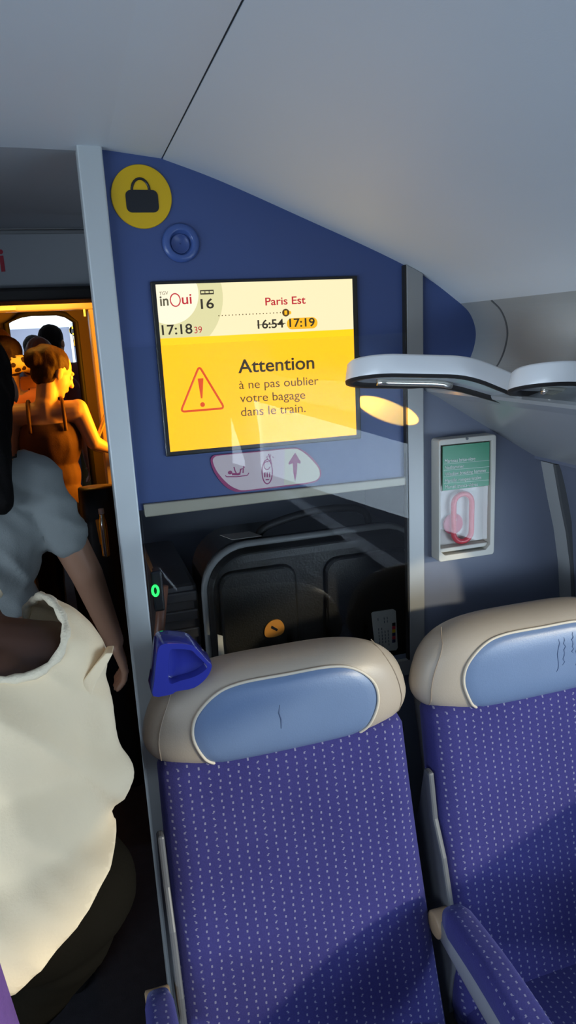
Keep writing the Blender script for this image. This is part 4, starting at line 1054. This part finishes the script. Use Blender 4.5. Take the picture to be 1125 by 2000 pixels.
# reopen the blouse: deep scoop at the back, lace edge and a fluttering sleeve cuff
def scoop(o, ce, ra, rot):
    bm = B(); bm.from_mesh(o.data); inv = rot.inverted()
    kill = [f for f in bm.faces if sum((( inv @ (f.calc_center_median() - Vector(ce)))[i] / ra[i]) ** 2 for i in range(3)) < 1]
    bmesh.ops.delete(bm, geom=kill, context='FACES')
    ed = [e for e in bm.edges if e.is_boundary and e.calc_length() > 0]
    # relax the cut so that it ends in a clean hem
    vs = [v for v in bm.verts if v.is_boundary and sum(((inv @ (v.co - Vector(ce)))[i] / ra[i]) ** 2 for i in range(3)) < 1.6]
    for _ in range(6):
        new = {}
        for v in vs:
            nb = [e.other_vert(v) for e in v.link_edges if e.is_boundary]
            if len(nb) == 2: new[v] = v.co * .5 + (nb[0].co + nb[1].co) * .25
        for v, c in new.items(): v.co = c
    loops = []
    todo = set(vs)
    while todo:
        v = todo.pop(); chain = [v]; cur = v
        while True:
            nx = [e.other_vert(cur) for e in cur.link_edges if e.is_boundary and e.other_vert(cur) in todo]
            if not nx: break
            cur = nx[0]; todo.discard(cur); chain.append(cur)
        loops.append([c.co.copy() for c in chain])
    bm.to_mesh(o.data); bm.free(); return max(loops, key=len) if loops else []
lp = scoop(pb_top, (.050, -.01, 1.270), (.095, .16, .072), R3(0, -20, 25))
if len(lp) > 10:
    lp = lp[::2]
    obj('lace_edge', tube(B(), lp, [.0062 + .0016 * math.sin(k * 2.1) for k in range(len(lp))], 8, closed=True), LACE, pb, smooth=True)

# woman in the vestibule lit orange, holding the rail
pc, Jc, sc2 = person('person with dark pinned up hair and dark strappy top holding the vestibule rail, lit orange', (-.125, 3.72, 0), 1.63, 0, SKIN, HAIRB, 'bun', DARKTOP, TROUSER, (-62, -24, 0), voxel=.006,
    joints=dict(head=(.055, .03, 1.525), shR=(.150, -.02, 1.345), elR=(.205, -.03, 1.175), wrR=(.275, .02, 1.13), shL=(-.165, .0, 1.345)), straps=True, build=.98)
# others further on
person('person in terracotta shirt with a yellow spotted pillow round the neck, in the vestibule', (-.305, 4.02, 0), 1.70, 0, SKIN2, HAIRB, 'short', ORANGETOP, DENIM, (30, -10, 0), build=.98)
person('person with dark brown hair at the left edge of the gangway opening, in the vestibule', (-.365, 4.41, 0), 1.755, 0, SKIN2, HAIRB, 'short', MAROON, DENIM, (0, 0, 0))
person('person with auburn hair seen just behind the pinned up hair, inside the gangway', (-.165, 5.05, 0), 1.70, 0, SKIN, HAIRR, 'short', MAROON, DENIM, (0, -15, 0))
person('person with short dark hair and brown shirt, tallest head against the bright far ceiling', (-.085, 5.75, 0), 1.80, 0, SKIN, HAIRK, 'short', MAROON, TROUSER, (-25, 0, 0), sleeve=.45)
person('person with round dark hair against the bright far ceiling, left of the tallest head', (-.245, 6.35, 0), 1.74, 0, SKIN2, HAIRK, 'short', DENIM, TROUSER, (0, 0, 0))

# yellow spotted neck pillow on the terracotta shirt
def neck_pillow():
    m = bpy.data.materials.new('pillow_spotted'); m.use_nodes = True; nt = m.node_tree; b = nt.nodes['Principled BSDF']; b.inputs['Roughness'].default_value = .9
    tc = nt.nodes.new('ShaderNodeTexCoord'); v = nt.nodes.new('ShaderNodeTexVoronoi'); v.inputs['Scale'].default_value = 22; nt.links.new(tc.outputs['Object'], v.inputs['Vector'])
    cr = nt.nodes.new('ShaderNodeValToRGB'); cr.color_ramp.elements[0].position = .34; cr.color_ramp.elements[0].color = (.05, .02, .004, 1); cr.color_ramp.elements[1].position = .38; cr.color_ramp.elements[1].color = (.92, .70, .26, 1)
    nt.links.new(v.outputs['Distance'], cr.inputs[0]); nt.links.new(cr.outputs[0], b.inputs['Base Color'])
    P = [(.088 * math.sin(t), -.088 * math.cos(t), .018 * math.cos(t)) for t in [-2.4 + 4.8 * k / 24 for k in range(25)]]
    o = obj('neck_pillow', tube(B(), P, [.02] + [.040] * 2 + [.044] * 19 + [.040] * 2 + [.02], 14), m, smooth=True)
    o.location = (-.270, 4.04, 1.535); o.rotation_euler = (math.radians(-8), math.radians(-14), 0)
    tag(o, 'yellow spotted neck pillow worn over a terracotta shirt in the vestibule', 'pillow')
neck_pillow()

# golden handrail of the vestibule
hr = thing('handrail', 'golden handrail slanting down beside the vestibule door frame', 'handrail')
p0, p1 = at(207, 812, 3.72), at(186, 866, 3.72)
GOLD = mat('rail_gold', (.70, .55, .25), .3, metal=.4)
obj('rail', tube(B(), [Vector((p0.x + .02, 3.815, p0.z + .03)), p0, p1, Vector((p1.x - .004, 3.75, p1.z - .03)), Vector((p1.x + .03, 3.80, p1.z - .05)), Vector((p1.x + .05, 3.815, p1.z - .05))], .014, 10), GOLD, hr, smooth=True)

# shoulder bag with a bottle beside the rail
bag = thing('backpack', 'black bag standing against the door frame in the vestibule', 'bag')
bx = at(195, 1000, 2.55)
bm = B(); rings = []
for k in range(9):
    f = k / 8; z = .0 + 1.16 * f; q = .8 + .2 * math.sin(f * math.pi)
    rings.append([(bx.x - .005 + x * q, 2.55 + y * q, z) for x, y in (sup(2 * math.pi * j / 24, .075, .07, 3) for j in range(24))])
loft(bm, rings); obj('bag_body', bm, BLACK, bag, smooth=True)
p0, p1 = at(192, 1015, 2.47), at(201, 1062, 2.47)
obj('strap', tube(B(), [p0, (p0 + p1) / 2, p1], .010, 8), mat('strap_orange', (.62, .30, .04), .6), bag, smooth=True)
bt = thing('water_bottle', 'shiny steel water bottle glinting beside the black bag by the door frame', 'bottle', (0, 0, 0))
c = at(208, 1088, 2.46)
bm = B(); lathe(bm, [(.001, 0), (.013, .002), (.014, .01), (.014, .11), (.012, .13), (.008, .145), (.008, .155)], 20, origin=(c.x, 2.46, c.z)); obj('bottle_body', bm, mat('bottle_steel', (.8, .82, .8), .14, metal=1), bt, smooth=True)
bm = B(); lathe(bm, [(.0095, .155), (.0095, .172), (.001, .173)], 16, origin=(c.x, 2.46, c.z)); obj('bottle_cap', bm, WHITEP, bt)

# purple bag whose edge shows at the bottom left
pbg = thing('holdall', 'purple bag whose edge shows in the bottom left corner', 'bag', (0, 0, 0))
bm = B(); rings = []
pc0 = at(14, 1985, .55)
for k in range(13):
    f = k / 12; z = 0.0 + (pc0.z + .13) * f; q = (.85 + .15 * math.sin(f * math.pi)) * (.80 if k == 12 else .96 if k == 11 else 1)
    rings.append([(pc0.x - .118 + x * q, .55 + y * q, z) for x, y in (sup(2 * math.pi * j / 28, .135, .10, 3) for j in range(28))])
loft(bm, rings); obj('bag_body', bm, PURPLE, pbg, smooth=True)
obj('carry_strap', tube(B(), open_spline([(pc0.x - .20, .52, pc0.z + .125), (pc0.x - .17, .52, pc0.z + .20), (pc0.x - .10, .52, pc0.z + .20), (pc0.x - .07, .52, pc0.z + .125)], 5), .010, 8), PURPLE, pbg, smooth=True)

# loose cuff of the blouse lifted behind the shoulder
bm = B(); pq = [at(*q, 1.0) - Vector(pb.location) for q in ((150, 1345), (185, 1300), (207, 1276), (221, 1275), (208, 1300), (190, 1330), (176, 1365))]
prism(bm, pq, (.004, .05, -.01))
bmesh.ops.subdivide_edges(bm, edges=bm.edges[:], cuts=2, use_grid_fill=True)
o = obj('sleeve_flap', bm, BLOUSE, pb, smooth=False, bevel=.003)
